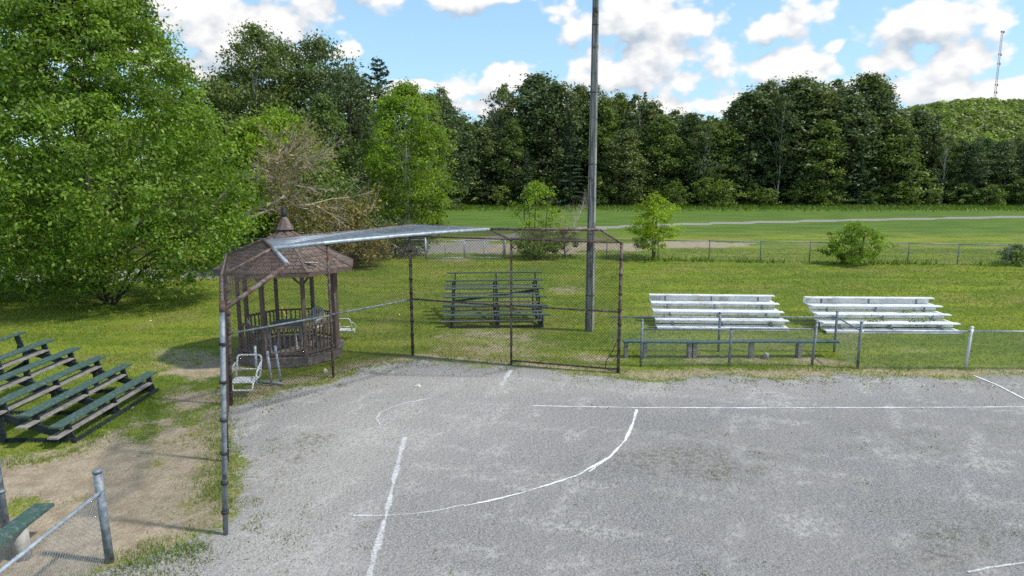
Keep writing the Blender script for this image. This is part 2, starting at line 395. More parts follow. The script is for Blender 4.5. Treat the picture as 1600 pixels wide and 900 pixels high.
m, t, p = newmat('field_ground')
a = t.nodes.new('ShaderNodeAttribute'); a.attribute_name = 'tint'; sp = t.nodes.new('ShaderNodeSeparateColor'); t.links.new(a.outputs['Color'], sp.inputs[0])
w = wcoord(t)
nf = noise(t, 28, 5, .7, w); nm = noise(t, 3.0, 5, .6, w); nl = noise(t, .35, 4, .6, w); nb = noise(t, 9, 4, .65, w)
sc_ = t.nodes.new('ShaderNodeMapping'); t.links.new(w, sc_.inputs[0]); sc_.inputs['Scale'].default_value = (.12, .5, 1); sc_.inputs['Rotation'].default_value = (0, 0, .25)
ns = noise(t, 1.6, 5, .62, sc_.outputs[0])
lawn = mixc(t, rng(t, nm, .35, .65), (.100, .150, .020), (.180, .225, .030))
lawn = mixc(t, rng(t, ns, .42, .62), lawn, (.225, .265, .032))
lawn = mixc(t, mathn(t, 'MULTIPLY', rng(t, nl, .50, .64), .6), lawn, (.27, .235, .075))
lawn = mixc(t, mathn(t, 'MULTIPLY', rng(t, noise(t, .22, 5, .65, w, .5), .50, .62), .5), lawn, (.085, .140, .022))
mead = mixc(t, rng(t, ns, .38, .62), (.075, .135, .022), (.125, .190, .030))
lawn = mixc(t, mathn(t, 'ADD', a.outputs['Alpha'], 0), lawn, mead)
dirtc = mixc(t, rng(t, nm, .35, .65), (.34, .265, .18), (.47, .38, .27))
dirtc = mixc(t, rng(t, nf, .48, .7), dirtc, (.22, .175, .125))
grav = mixc(t, rng(t, nf, .36, .64), (.105, .102, .100), (.36, .35, .345))
ng = noise(t, 70, 3, .7, w)
grav = mixc(t, .35, grav, mixc(t, rng(t, ng, .40, .60), (.07, .07, .07), (.46, .45, .44)))
nd = noise(t, 1.15, 6, .68, w, .6)
grav = mixc(t, mathn(t, 'MULTIPLY', rng(t, nl, .40, .62), .35), grav, (.30, .285, .265))
m2 = t.nodes.new('ShaderNodeMapping'); t.links.new(w, m2.inputs[0]); m2.inputs['Scale'].default_value = (.55, 1.1, 1); m2.inputs['Rotation'].default_value = (0, 0, -.5)
n2s = noise(t, 3.4, 6, .72, m2.outputs[0], .8)
wa = t.nodes.new('ShaderNodeAttribute'); wa.attribute_name = 'wear'; ws = t.nodes.new('ShaderNodeSeparateColor'); t.links.new(wa.outputs['Color'], ws.inputs[0])
grain = rng(t, nf, .30, .66)
grav = mixc(t, mathn(t, 'MULTIPLY', ws.outputs[0], .80), grav, mixc(t, grain, (.24, .228, .21), (.47, .45, .42)))
grav = mixc(t, mathn(t, 'MULTIPLY', mathn(t, 'MULTIPLY', ws.outputs[1], rng(t, nb, .40, .58)), .65), grav, (.47, .455, .43))
grav = mixc(t, mathn(t, 'MULTIPLY', mathn(t, 'MULTIPLY', ws.outputs[2], rng(t, nb, .42, .60)), .7), grav, (.125, .125, .085))
grav = mixc(t, mathn(t, 'MULTIPLY', rng(t, n2s, .55, .72), .42), grav, (.40, .385, .36))
grav = mixc(t, mathn(t, 'MULTIPLY', rng(t, nd, .55, .72), .35), grav, (.33, .31, .275))
grav = mixc(t, mathn(t, 'MULTIPLY', rng(t, noise(t, 6.5, 4, .7, w), .60, .70), .55), grav, (.10, .10, .078))
trackc = mixc(t, nm, (.22, .205, .17), (.36, .335, .29))
n18 = noise(t, 17, 4, .7, w)
nmix = mathn(t, 'MULTIPLY_ADD', nb, .5, mathn(t, 'MULTIPLY', n18, .5))
def edge(v, k=.35, lo=.38, hi=.62): return rng(t, mathn(t, 'ADD', v, mathn(t, 'MULTIPLY_ADD', nmix, k*2, -k)), lo, hi)
col = mixc(t, edge(sp.outputs[1], 1.3, .25, .75), lawn, dirtc)
col = mixc(t, edge(sp.outputs[2]), col, trackc)
ge = edge(sp.outputs[0], .9, .30, .70)
col = mixc(t, ge, col, mixc(t, 1.0, grav, (1.13, 1.105, 1.085), 'MULTIPLY'))
t.links.new(col, p.inputs['Base Color']); p.inputs['Roughness'].default_value = .95; p.inputs['Specular IOR Level'].default_value = .15
bh = mathn(t, 'ADD', nf, mathn(t, 'MULTIPLY', nb, 2.2)); bump(t, p, bh, .75, .04)
M['ground'] = m
tint = np.stack([g_, d_, tr_, fa_], -1).reshape(-1, 4)
gr = link('ground', np_mesh('ground', V, F, M['ground'], tint)); gr['kind'] = 'structure'
# worn places: pale dust round the batting area and along the backstop, weedy damp gravel farther out
def wear(x, y):
    def bl(cx, cy, rx, ry): return np.exp(-(((x-cx)/rx)**2+((y-cy)/ry)**2))
    n = fbm(x, y, 2.2, 101, 5); n2 = fbm(x*.6+y*.5, y*1.3-x*.4, 1.1, 111, 5)
    pale = bl(-2.0, 13.6, 2.8, 2.4)*.9+bl(-3.4, 10.6, 1.2, 2.6)*.8+bl(-.6, 16.6, 4.5, 1.0)*.75+bl(-3.2, 8.4, 2.0, .9)*.8+bl(6, 15.9, 7, .9)*.55+bl(3.3, 16.6, .5, 1.2)*.6
    pale = np.clip(pale*(.45+1.1*n), 0, 1)
    st = fbm(x*.35+y*.9, (y*.35-x*.9)*3.2, 1.0, 121, 4); st2 = fbm((x-y*.3)*.5, (y+x*.3)*3.0, .8, 131, 4)
    scuff = np.clip(sstep(.58, .74, st)+sstep(.60, .76, st2), 0, 1)
    weed = np.clip((bl(3.4, 11.8, 2.0, 1.3)+bl(6.2, 8.9, 1.4, .9)+bl(-3.9, 12.6, .5, 2.0)+bl(8, 12.8, 3, 1)*.6)*sstep(.38, .62, n2)*1.3, 0, 1)
    return pale, scuff, weed
pw_, sw_, ww_ = wear(XX, YY)
a2 = gr.data.color_attributes.new('wear', 'FLOAT_COLOR', 'POINT'); a2.data.foreach_set('color', np.stack([pw_, sw_, ww_, np.ones_like(pw_)], -1).astype(np.float32).ravel())
gr['label'] = 'level ballfield ground, grey gravel infield running into mown lawn and meadow'

R = np.random.default_rng(7)
# ------------------------------------------------------------------ grass and stones
def blades(n, ylo, yhi, h, w, mat, name, keep, tintv=.35, col=(1, 1, 1), power=1.0, xm=1.0):
    u = R.random(n); y = ylo*(yhi/ylo)**(u**power)
    x = (R.random(n)*2-1)*(y*.80*xm+3)
    k = keep(x, y); x = x[k]; y = y[k]; n = len(x)
    a = R.random(n)*2*PI; hh = h*(.5+R.random(n))*(.7+.6*fbm(x, y, .8, 5)); ww = w*(.6+.8*R.random(n))*np.clip(y/14, .8, 3.5)
    lx = (R.random(n)-.5)*hh*1.5; ly = (R.random(n)-.5)*hh*1.5
    dx = np.cos(a)*ww/2; dy = np.sin(a)*ww/2; z0 = np.full(n, -.004)
    v = np.stack([np.stack([x-dx, y-dy, z0], -1), np.stack([x+dx, y+dy, z0], -1), np.stack([x+lx, y+ly, hh], -1)], 1).reshape(-1, 3)
    f = np.arange(3*n).reshape(-1, 3)
    lum = (.65+.7*R.random(n))*(.75+.5*fbm(x, y, 2.5, 31)); yel = R.random(n)*(fbm(x, y, 3.5, 41)*1.5)
    tt = np.stack([lum*(1+yel*.7)*col[0], lum*(1+.15*yel)*col[1], lum*col[2], np.ones(n)], -1)
    tt = np.repeat(tt, 3, 0)
    return link(name, np_mesh(name, v, f, mat, tt), kind='stuff')
def keep_lawn(x, y):
    g, d, tr, fa = masks(x, y); return (R.random(len(x)) > np.maximum(np.maximum(g*1.7, d*1.02), tr*1.5))
o = blades(340000, 9, 46, .050, .016, M['grass'], 'grass', keep_lawn, power=.85)
tag(o, 'short mown lawn grass around the backstop and the bleachers', 'grass')
def keep_fringe(x, y):
    g, d, tr, fa = masks(x, y)
    pn = fbm(x, y, .35, 55, 3)
    e = np.exp(-((poly_sd(x, y, GRAVEL)-.1)/.8)**2)
    return (g > .3) & (R.random(len(x)) < np.clip(e*.8*sstep(.46, .66, pn)+sstep(.60, .80, pn)*.30*wear(x, y)[2]+sstep(.74, .84, pn)*.25+.0015, 0, 1))
o = blades(260000, 8, 19, .028, .020, M['grass'], 'weeds', keep_fringe, col=(.7, .72, .8), xm=1.0)
tag(o, 'tiny weeds sprouting in patches through the grey gravel infield', 'weeds')
def keep_strip(x, y):
    d = line_d(x, y, [(-4.30, 8.9), (-5.3, 11.7), (-6.5, 14.7)]); d2 = line_d(x, y, [(-6.2, 14.9), (-4.5, 16.9), (-2.8, 19.05), (0, 18.1), (2.8, 17.3), (3.5, 17.6), (12, 17.5)])
    q = fbm(x, y, .5, 66, 3); d3 = np.hypot(x+5.0, y-8.6); d4 = np.minimum(line_d(x, y, [(-9.3, 11.6), (-8.3, 12.2), (-8.4, 16)]), 9)
    return (R.random(len(x)) < np.clip(np.exp(-(d/.28)**2)*1.1+np.exp(-(d2/.22)**2)*.9+np.exp(-(d3/.35)**2)+.8*np.exp(-(d4/.35)**2), 0, 1)*sstep(.35, .6, q))
o = blades(300000, 8, 20, .075, .014, M['grass'], 'grass', keep_strip, col=(.72, .85, .8))
tag(o, 'long uncut grass left along the feet of the backstop, fences and bleachers', 'grass')
def keep_far(x, y):
    g, d, tr, fa = masks(x, y); return (tr < .3)
o = blades(90000, 84, 113, .34, .05, M['meadow'], 'grass', lambda x, y: keep_far(x, y) & (R.random(len(x)) < sstep(86, 106, y)), power=.6, col=(1, 1.0, .9))
tag(o, 'tall meadow grass between the gravel track and the forest edge', 'grass')
o = blades(26000, 36, 46, .30, .03, M['meadow'], 'grass', lambda x, y: (np.abs(y-(40.7-.12*(x-1))) < .5) & (x > 2) & (R.random(len(x)) < sstep(.4, .6, fbm(x, y, 2.5, 8))), col=(.9, .9, .9))
tag(o, 'unmown grass standing along the foot of the far chain link fence', 'grass')
# stones
n = 60000
u = R.random(n); y = 7.5*(19/7.5)**u; x = (R.random(n)*2-1)*(y*.8+1)
k = masks(x, y)[0] > .55; x = x[k]; y = y[k]; n = len(x)
s = .006+.012*R.random(n)**3; a = R.random(n)*6.28
off = []
for q in range(3): off.append(np.stack([x+np.cos(a+q*2.1)*s, y+np.sin(a+q*2.1)*s*.8, np.full(n, -.002)], -1))
off.append(np.stack([x+s*.2, y, s*.9], -1))
v = np.stack(off, 1).reshape(-1, 3); b = np.arange(n)[:, None]*4
f = np.concatenate([b+np.array([[0, 1, 3]]), b+np.array([[1, 2, 3]]), b+np.array([[2, 0, 3]])], 0)
lum = .55+.9*R.random(n); tt = np.repeat(np.stack([lum, lum*.98, lum*.97, np.ones(n)], -1), 4, 0)
m, t, p = newmat('gravel_stone'); at = t.nodes.new('ShaderNodeAttribute'); at.attribute_name = 'tint'
t.links.new(mixc(t, 1., at.outputs['Color'], (.27, .265, .26), 'MULTIPLY'), p.inputs['Base Color']); p.inputs['Roughness'].default_value = .9
o = link('gravel', np_mesh('gravel', v, f, m, tt), kind='stuff'); tag(o, 'loose grey gravel stones scattered over the infield', 'gravel')

# ------------------------------------------------------------------ chalk lines
def mat_chalk(name, lo, hi):
    m, t, p = newmat(name); w = wcoord(t)
    n = noise(t, 26, 5, .7, w); n2 = noise(t, 2.2, 3, .5, w)
    at = t.nodes.new('ShaderNodeAttribute'); at.attribute_name = 'tint'; s_ = t.nodes.new('ShaderNodeSeparateColor'); t.links.new(at.outputs['Color'], s_.inputs[0])
    v = mathn(t, 'ADD', mathn(t, 'ADD', n, mathn(t, 'MULTIPLY', n2, .5)), mathn(t, 'MULTIPLY', s_.outputs[0], .55))
    p.inputs['Base Color'].default_value = (.80, .80, .79, 1); p.inputs['Roughness'].default_value = .95
    t.links.new(rng(t, v, lo, hi), p.inputs['Alpha']); return m
M['chalk'] = mat_chalk('chalk_fresh', .92, 1.38); M['chalkold'] = mat_chalk('chalk_scuffed', .96, 1.66)
chalk_z = [.0045]
def chalk(pxs, width, mat, label):
    chalk_z[0] += .0012; width *= .78
    pts = [Vector((*G(*q), 0)) for q in pxs]
    P = []
    for a, b in zip(pts, pts[1:]):
        k = max(2, int((b-a).length/.12))
        for i in range(k): P.append(a.lerp(b, i/k))
    P.append(pts[-1]); v = []; tn = []; n = len(P)
    for i, q in enumerate(P):
        d = (P[min(i+1, n-1)]-P[max(i-1, 0)]).normalized(); sd = Vector((-d.y, d.x, 0)); wv = width*(.55+.4*random.random()+.25*math.sin(i*.7)+.15*math.sin(i*.23)); q = q+sd*random.uniform(-.008, .008)
        for j, e in ((-1, 0), (-.3, 1), (.3, 1), (1, 0)):
            v.append((q.x+sd.x*wv*j, q.y+sd.y*wv*j, chalk_z[0])); tn.append((e, e, e, 1))
    f = []
    for i in range(n-1):
        for j in range(3): f.append((4*i+j, 4*i+j+1, 4*i+5+j, 4*i+4+j))
    o = link('chalk_line', np_mesh('chalk_line', np.array(v), np.array(f), mat, np.array(tn)))
    o['kind'] = 'structure'; o['label'] = label
random.seed(3)
chalk([(832, 634), (900, 635.5), (990, 637), (1200, 637.5), (1500, 636.5), (1900, 634)], .055, M['chalk'], 'long straight white chalk line running right across the gravel')
chalk([(995, 640), (989, 662), (977, 688), (955, 712), (921, 738)], .075, M['chalk'], 'thick curved white chalk arc in the middle of the infield')
chalk([(948, 716), (905, 742), (860, 757), (810, 772), (760, 784), (725, 791)], .055, M['chalk'], 'middle stretch of the curved chalk arc')
chalk([(725, 789), (690, 797), (640, 804), (600, 806), (552, 806)], .06, M['chalkold'], 'scuffed far end of the curved chalk arc')
chalk([(632, 684), (626, 706), (617, 745), (604, 803), (590, 850), (574, 910), (560, 970)], .13, M['chalkold'], 'dusty chalk line running toward the camera')
chalk([(672, 623), (640, 629), (612, 637), (594, 646), (588, 655), (594, 664)], .065, M['chalkold'], 'short hooked chalk arc near the backstop')
chalk([(798, 579), (791, 590), (783, 603)], .15, M['chalkold'], 'short wide smear of chalk in front of the backstop')
chalk([(1521, 587), (1560, 603), (1600, 624), (1700, 680)], .07, M['chalk'], 'slanting chalk line near the white fence post')
chalk([(1512, 895), (1545, 888), (1600, 880), (1700, 876)], .055, M['chalkold'], 'chalk mark in the near right corner of the gravel')

# ------------------------------------------------------------------ vegetation makers
def leaf_mesh(name, P, Nrm, size, tint, mat, aspect=.55):
    n = len(P); Nrm = Nrm/np.maximum(np.linalg.norm(Nrm, axis=1, keepdims=True), 1e-6)
    r = R.normal(size=(n, 3)); a = np.cross(Nrm, r); a /= np.maximum(np.linalg.norm(a, axis=1, keepdims=True), 1e-6); b = np.cross(Nrm, a)
    s = (size*(.6+.8*R.random(n)))[:, None]
    v = np.stack([P-a*s*.5, P+b*s*aspect*.5+Nrm*s*.08, P+a*s*.5-Nrm*s*.06, P-b*s*aspect*.5+Nrm*s*.08], 1).reshape(-1, 3)
    f = np.arange(4*n).reshape(-1, 4)
    return np_mesh(name, v, f, mat, np.repeat(np.concatenate([tint, np.ones((n, 1))], 1), 4, 0))
def tints(n, clump=None, yel=.25):
    l = .7+.6*R.random(n)
    if clump is not None: l = l*clump
    y = R.random(n)*yel
    return np.stack([l*(1+y), l*(1+y*.3), l*(1-y*.3)], -1)

def broadleaf(seed, h, r, base, nclump, per, lsize, mat, bark, r_top=.35, lump=.3, tr=.02, gap=0., stems=1, clump_r=.16, droop=0., lean=0., yel=.25, limbs=16, bulge=.4, pw=2.2):
    """returns trunk mesh, crown mesh: trunk with limbs, clumps of leaves spread through an uneven crown"""
    global R
    old = R; R = np.random.default_rng(seed); rr = random.Random(seed)
    b = MB(); cents = []
    ph = [rr.uniform(0, 6.28) for _ in range(6)]
    def rad(a, u):   # u 0..1 in crown height
        prof = (math.sin(PI*min(1, max(0.02, u))**bulge*.5+0) if u < .0 else 1)
        prof = (1-abs((u-.35)/.65)**pw*(1-r_top)) if u > .35 else (1-((.35-u)/.35)**2*.45)
        l = 1+lump*(.5*math.sin(2*a+ph[0]+u*3)+.4*math.sin(3*a+ph[1]-u*5)+.35*math.sin(5*a+ph[2]+u*9)+.3*math.sin(u*14+ph[3]+a))
        return r*prof*max(.25, l)*(1 if u < .88 else max(.15, (1.03-u)/.15))
    tops = []
    for s in range(stems):
        ox, oy = (rr.uniform(-.3, .3)*(stems > 1)*2, rr.uniform(-.2, .2)*(stems > 1)*2)
        pts = []; x = ox; y = oy; k = 9
        for i in range(k+1):
            z = h*.95*i/k; pts.append((x+lean*z, y, z-.15 if i == 0 else z)); x += rr.uniform(-1, 1)*h*.012+ox*.05; y += rr.uniform(-1, 1)*h*.012
        b.tube(pts, [h*tr*(1-.9*i/k)**.8/(stems**.4)+.01 for i in range(k+1)], 7); tops.append(pts)
    for i in range(limbs):
        pts = tops[i % stems]; u = rr.uniform(.0, .85); z0 = (base*.6+(1-base*.6)*u*.85)*h; j = min(8, int(z0/(h*.95)*9)); p0 = Vector(pts[j]); a = rr.uniform(0, 6.28)
        uu = min(.95, u*.9+.12); q = rad(a, uu)*.82; p1 = Vector((math.cos(a)*q+lean*z0, math.sin(a)*q, h*(base+(1-base)*uu)-droop*q))
        mid = p0.lerp(p1, .5)+Vector((rr.uniform(-.1, .1), rr.uniform(-.1, .1), .10))*q
        b.tube([p0, mid, p1], [h*tr*.38/(stems**.3), h*tr*.22, .012], 5, cap=False)
        for _ in range(2):
            p2 = mid.lerp(p1, rr.random())+Vector((rr.uniform(-1, 1), rr.uniform(-1, 1), rr.uniform(-.2, .8)))*q*.35
            b.tube([mid, p2], [h*tr*.13, .008], 4, cap=False)
    cs = []; cl_ = []; cr = []
    for i in range(nclump):
        for _ in range(20):
            u = rr.random()**.9; a = rr.uniform(0, 6.28)
            if gap and math.sin(a*3+u*11+ph[4])+math.sin(a*2-u*17+ph[5]) > 2-gap*2: continue
            break
        rd = rad(a, u); q = rd*(1-.55*rr.random()**1.6)
        cs.append((math.cos(a)*q+lean*h*(base+(1-base)*u), math.sin(a)*q, h*(base+(1-base)*u)-droop*q)); cl_.append(rr.uniform(.62, 1.38)); cr.append(r*clump_r*rr.uniform(.4, 1.75))
    cs = np.array(cs); cl_ = np.array(cl_); cr = np.array(cr)
    k = np.repeat(np.arange(nclump), per)
    d = R.normal(size=(len(k), 3)); d /= np.linalg.norm(d, axis=1, keepdims=True); d *= (R.random(len(k))**.5*np.where(R.random(len(k)) < .12, 1.6, 1.0))[:, None]
    P = cs[k]+d*cr[k][:, None]*np.array([1.15, 1.15, .62]); P[:, 2] -= .18*cr[k]*np.hypot(d[:, 0], d[:, 1])
    P[:, 2] = np.maximum(P[:, 2], .06)
    N = d*.7+R.normal(size=d.shape)*.75+np.array([0, 0, .40])
    crown = leaf_mesh('crown', P, N, lsize, tints(len(P), cl_[k], yel), mat)
    R = old
    return b.mesh('trunk', bark), crown

def conifer(seed, h, r, mat, base=.06, whorl=.42, size=.34, sparse=0., up=.0, bark='bark'):
    global R
    old = R; R = np.random.default_rng(seed); rr = random.Random(seed)
    b = MB(); b.tube([(0, 0, -.1), (rr.uniform(-.1, .1), 0, h*.5), (0, 0, h)], [h*.013, h*.008, .015], 7)
    P = []; N = []; Cl = []
    z = h*base
    while z < h*.985:
        u = z/h; L = r*(1-u)**.72*(1 if u > .2 else .75+.25*u/.2)
        nb = rr.choice((5, 6, 6, 7)) if L > .5 else 4
        a0 = rr.uniform(0, 6.28)
        for i in range(nb):
            if rr.random() < sparse: continue
            a = a0+i*2*PI/nb+rr.uniform(-.3, .3); l = L*rr.uniform(.65, 1.2); dz = (up*l+(u-.45)*l*.6)
            e = Vector((math.cos(a)*l, math.sin(a)*l, z+dz))
            b.tube([(0, 0, z), e], [.035, .01], 4, cap=False)
            c = rr.uniform(.7, 1.3); k = max(6, int(l*l*6.5+l*9))
            for _ in range(k):
                s_ = rr.random()**.6; w = (1-s_)*.55*l*.55+.12
                off = rr.uniform(-1, 1)*w
                P.append((math.cos(a)*l*s_-math.sin(a)*off, math.sin(a)*l*s_+math.cos(a)*off, z+dz*s_-.10*abs(off)+rr.uniform(-.10, .10)))
                N.append((math.cos(a)*.3+rr.gauss(0, .45), math.sin(a)*.3+rr.gauss(0, .45), 1)); Cl.append(c)
        z += whorl*(.6+.6*(1-u))*rr.uniform(.8, 1.2)
    P = np.array(P); N = np.array(N); Cl = np.array(Cl)
    crown = leaf_mesh('crown', P, N, size, tints(len(P), Cl, .12), mat, .38)
    R = old
    return b.mesh('trunk', M[bark]), crown

def plant_tree(name, meshes, loc, sc, rz, label, cat, group=None):
    o = empty(name, (loc[0], loc[1], 0), label, cat, group, rz)
    o.scale = sc if isinstance(sc, tuple) else (sc, sc, sc)
    link('trunk', meshes[0], o); link('crown', meshes[1], o)
    return o

# far forest prototypes (unit heights given, scaled on placement)
FT = {
 'dense': broadleaf(11, 16, 3.3, .06, 210, 56, .36, M['leaf_dark'], M['bark'], lump=.28, limbs=14, clump_r=.27, r_top=.2, pw=1.7),
 'dense2': broadleaf(12, 16, 3.0, .05, 190, 56, .36, M['leaf_dark'], M['bark'], lump=.40, limbs=14, clump_r=.26, lean=.02, r_top=.25),
 'mid': broadleaf(13, 16, 3.2, .06, 190, 54, .36, M['leaf_mid'], M['bark'], lump=.36, limbs=14, clump_r=.26, r_top=.2, pw=1.6),
 'aspen': broadleaf(14, 16, 2.5, .25, 110, 46, .32, M['leaf_olive'], M['palebark'], lump=.5, limbs=20, gap=.3, clump_r=.25, r_top=.4, tr=.009),
 'aspen2': broadleaf(15, 16, 2.3, .30, 90, 44, .32, M['leaf_dark'], M['palebark'], lump=.55, limbs=20, gap=.35, clump_r=.27, r_top=.45, tr=.009, stems=2),
 'pine': conifer(16, 14, 3.2, M['needle'], whorl=.55, size=.46, sparse=.08),
 'spruce': conifer(17, 14, 2.4, M['needle_mid'], whorl=.45, size=.42),
 'whitepine': conifer(18, 15, 2.9, M['needle'], whorl=.75, size=.50, sparse=.3, up=.15),
 'shrub': broadleaf(19, 4, 2.0, .0, 60, 40, .30, M['leaf_mid'], M['bark'], lump=.4, limbs=8, clump_r=.25),
}
DESC = {'dense': ('leafy_tree', 'dense dark leafy tree'), 'dense2': ('leafy_tree', 'lumpy dark leafy tree'), 'mid': ('leafy_tree', 'mid green leafy tree'), 'aspen': ('aspen_tree', 'slim open pale trunked tree'),
        'aspen2': ('aspen_tree', 'thin topped twin stemmed tree'), 'pine': ('pine_tree', 'dark layered pine'), 'spruce': ('spruce_tree', 'pointed blue green spruce'), 'whitepine': ('pine_tree', 'ragged tall pine'), 'shrub': ('shrub', 'low green shrub')}
# (picture x, top y, kind, distance)
FOREST = [(690, 152, 'dense2', 96), (712, 172, 'aspen', 104), (735, 196, 'mid', 106), (757, 200, 'dense2', 104), (782, 140, 'aspen2', 108), (800, 188, 'mid', 104), (822, 232, 'pine', 100), (838, 121, 'dense', 110), (868, 132, 'dense2', 107),
          (890, 190, 'pine', 100), (905, 138, 'dense', 111), (940, 156, 'mid', 107), (962, 146, 'aspen', 109), (988, 150, 'aspen2', 108), (975, 205, 'dense', 103), (1008, 160, 'dense2', 109), (1030, 182, 'mid', 105), (1052, 172, 'aspen', 109), (1075, 180, 'dense', 106), (1098, 188, 'aspen', 104),
          (1120, 192, 'mid', 106), (1143, 160, 'aspen2', 109), (1160, 146, 'dense2', 108), (1187, 136, 'dense', 110), (1212, 150, 'aspen', 105), (1238, 121, 'dense2', 110), (1262, 134, 'dense', 107), (1282, 190, 'mid', 103), (1296, 126, 'aspen2', 110), (1318, 150, 'dense2', 106), (1342, 120, 'dense', 110),
          (1338, 222, 'spruce', 102), (1368, 146, 'dense2', 109), (1392, 186, 'mid', 105), (1412, 212, 'spruce', 103), (1425, 176, 'dense', 109), (1450, 182, 'whitepine', 107), (1470, 212, 'aspen', 104), (1492, 220, 'mid', 106), (1512, 222, 'dense2', 103), (1532, 218, 'mid', 108), (1555, 222, 'dense', 104),
          (1578, 214, 'aspen', 106), (1598, 216, 'dense2', 104), (1625, 205, 'mid', 108), (1660, 195, 'dense', 108), (1700, 190, 'mid', 108), (1745, 180, 'dense2', 108), (1800, 175, 'dense', 108)]
ordn = ['first', 'second', 'third', 'fourth', 'fifth', 'sixth', 'seventh', 'eighth', 'ninth', 'tenth', 'eleventh', 'twelfth', 'thirteenth', 'fourteenth', 'fifteenth', 'sixteenth', 'seventeenth', 'eighteenth', 'nineteenth', 'twentieth', 'twenty-first', 'twenty-second', 'twenty-third', 'twenty-fourth', 'twenty-fifth', 'twenty-sixth', 'twenty-seventh', 'twenty-eighth', 'twenty-ninth', 'thirtieth', 'thirty-first', 'thirty-second', 'thirty-third', 'thirty-fourth', 'thirty-fifth', 'thirty-sixth', 'thirty-seventh', 'thirty-eighth', 'thirty-ninth', 'fortieth', 'forty-first', 'forty-second']
rf = random.Random(21)
FOREST.sort()
left_side = [q for q in FOREST if q[0] < 925][::-1]; right_side = [q for q in FOREST if q[0] >= 925]
PH = {'dense': 16, 'dense2': 16, 'mid': 16, 'aspen': 16, 'aspen2': 16, 'pine': 14, 'spruce': 14, 'whitepine': 15, 'shrub': 4}
for side, lst in (('left', left_side), ('right', right_side)):
    for i, (px, top, kd, Y) in enumerate(lst):
        h = HT(Y, top); s = h/PH[kd]/.99; w = s*rf.uniform(1.05, 1.55)*(.85 if kd in ('pine', 'spruce', 'whitepine', 'aspen', 'aspen2') else 1)
        plant_tree(DESC[kd][0], FT[kd], (GY(px, Y), Y), (w, w, s), rf.uniform(0, 6.28), '%s at forest edge, %s tree %s of utility pole' % (DESC[kd][1], ordn[i], side), 'tree', 'trees along the forest edge')
# second row: crowns that fill the gaps between the edge trees
kinds2 = ['mid', 'dense', 'aspen', 'whitepine', 'dense2', 'mid', 'spruce', 'aspen2']
tops_px = np.array([q[0] for q in FOREST]); tops_y = np.array([q[1] for q in FOREST])
for i in range(34):
    px = 690+i*31+rf.uniform(-9, 9); kd = kinds2[(i*5+i//3) % 8]; Y = rf.uniform(113, 119)
    top = max(np.interp(px, tops_px, tops_y), 128)+rf.uniform(4, 34)+12*(px > 1400); h = HT(Y, top); sc = h/PH[kd]/.99; w = sc*rf.uniform(1.2, 1.7)
    plant_tree(DESC[kd][0], FT[kd], (GY(px, Y), Y), (w, w, sc), rf.uniform(0, 6.28), '%s in second forest row, %s from left' % (DESC[kd][1], ordn[i]), 'tree', 'trees in the second row of the forest')
for i in range(20):       # slim tops that stand out of the skyline
    px = 700+i*45+rf.uniform(-14, 14); kd = ('aspen', 'whitepine', 'aspen2', 'aspen', 'spruce')[(i*3+i//2) % 5]; Y = rf.uniform(110, 113)
    top = max(np.interp(px, tops_px, tops_y)+rf.uniform(-24, 2), 112); top += 14*(px > 1400); h = HT(Y, top); sc = h/PH[kd]/.99; w = sc*rf.uniform(.55, .95)
    plant_tree(DESC[kd][0], FT[kd], (GY(px, Y), Y), (w, w, sc), rf.uniform(0, 6.28), '%s rising out of the forest skyline, %s from left' % (DESC[kd][1], ordn[i]), 'tree', 'slim trees rising out of the forest skyline')
# understory along the edge
under = []
for i in range(26):
    px = 705+i*36+rf.uniform(-14, 14); Y = rf.uniform(100, 104); s = rf.uniform(.5, 1.25)
    under.append((px, Y, s))
for i, (px, Y, s) in enumerate(under):
    o = plant_tree('shrub', FT['shrub'], (GY(px, Y), Y), (s*1.35, s, s*rf.uniform(.7, 1.2)), rf.uniform(0, 6.28), 'low green shrub, %s from the left along the foot of the forest edge' % ordn[i], 'shrub', 'shrubs at the foot of the forest edge')
# backing wood: one mass
n = 78000
x = -70+R.random(n)*230; y = 110+R.random(n)*26
skyl = 9.5+6*fbm(x, y, 14, 91)*1.2-4.5*sstep(55, 75, x)-(1-sstep(-30, -5, x))*0
z = skyl*(1-(R.random(n))**1.6*.98)
P = np.stack([x, y, z], -1); N = R.normal(size=(n, 3))+np.array([0, -.6, .8])
cl_ = .6+.8*fbm(x, z*1.3, 2.2, 12)
me = leaf_mesh('forest', P, N, .85, tints(n, cl_, .15), M['leaf_dark'], .6)
o = link('forest', me, kind='stuff'); tag(o, 'deep mass of dark woodland standing behind the forest edge trees', 'forest')
b = MB()
for i in range(260):
    x = rf.uniform(-20, 120); y = rf.uniform(108, 118); hh = rf.uniform(7, 12); l = rf.uniform(-.06, .06)
    b.tube([(x, y, 0), (x+l*hh, y, hh)], [.12, .04], 4, cap=False)
o = b.build('forest_trunks', M['bark'], kind='stuff'); tag(o, 'bare shaded trunks seen deep inside the far forest', 'trunks')

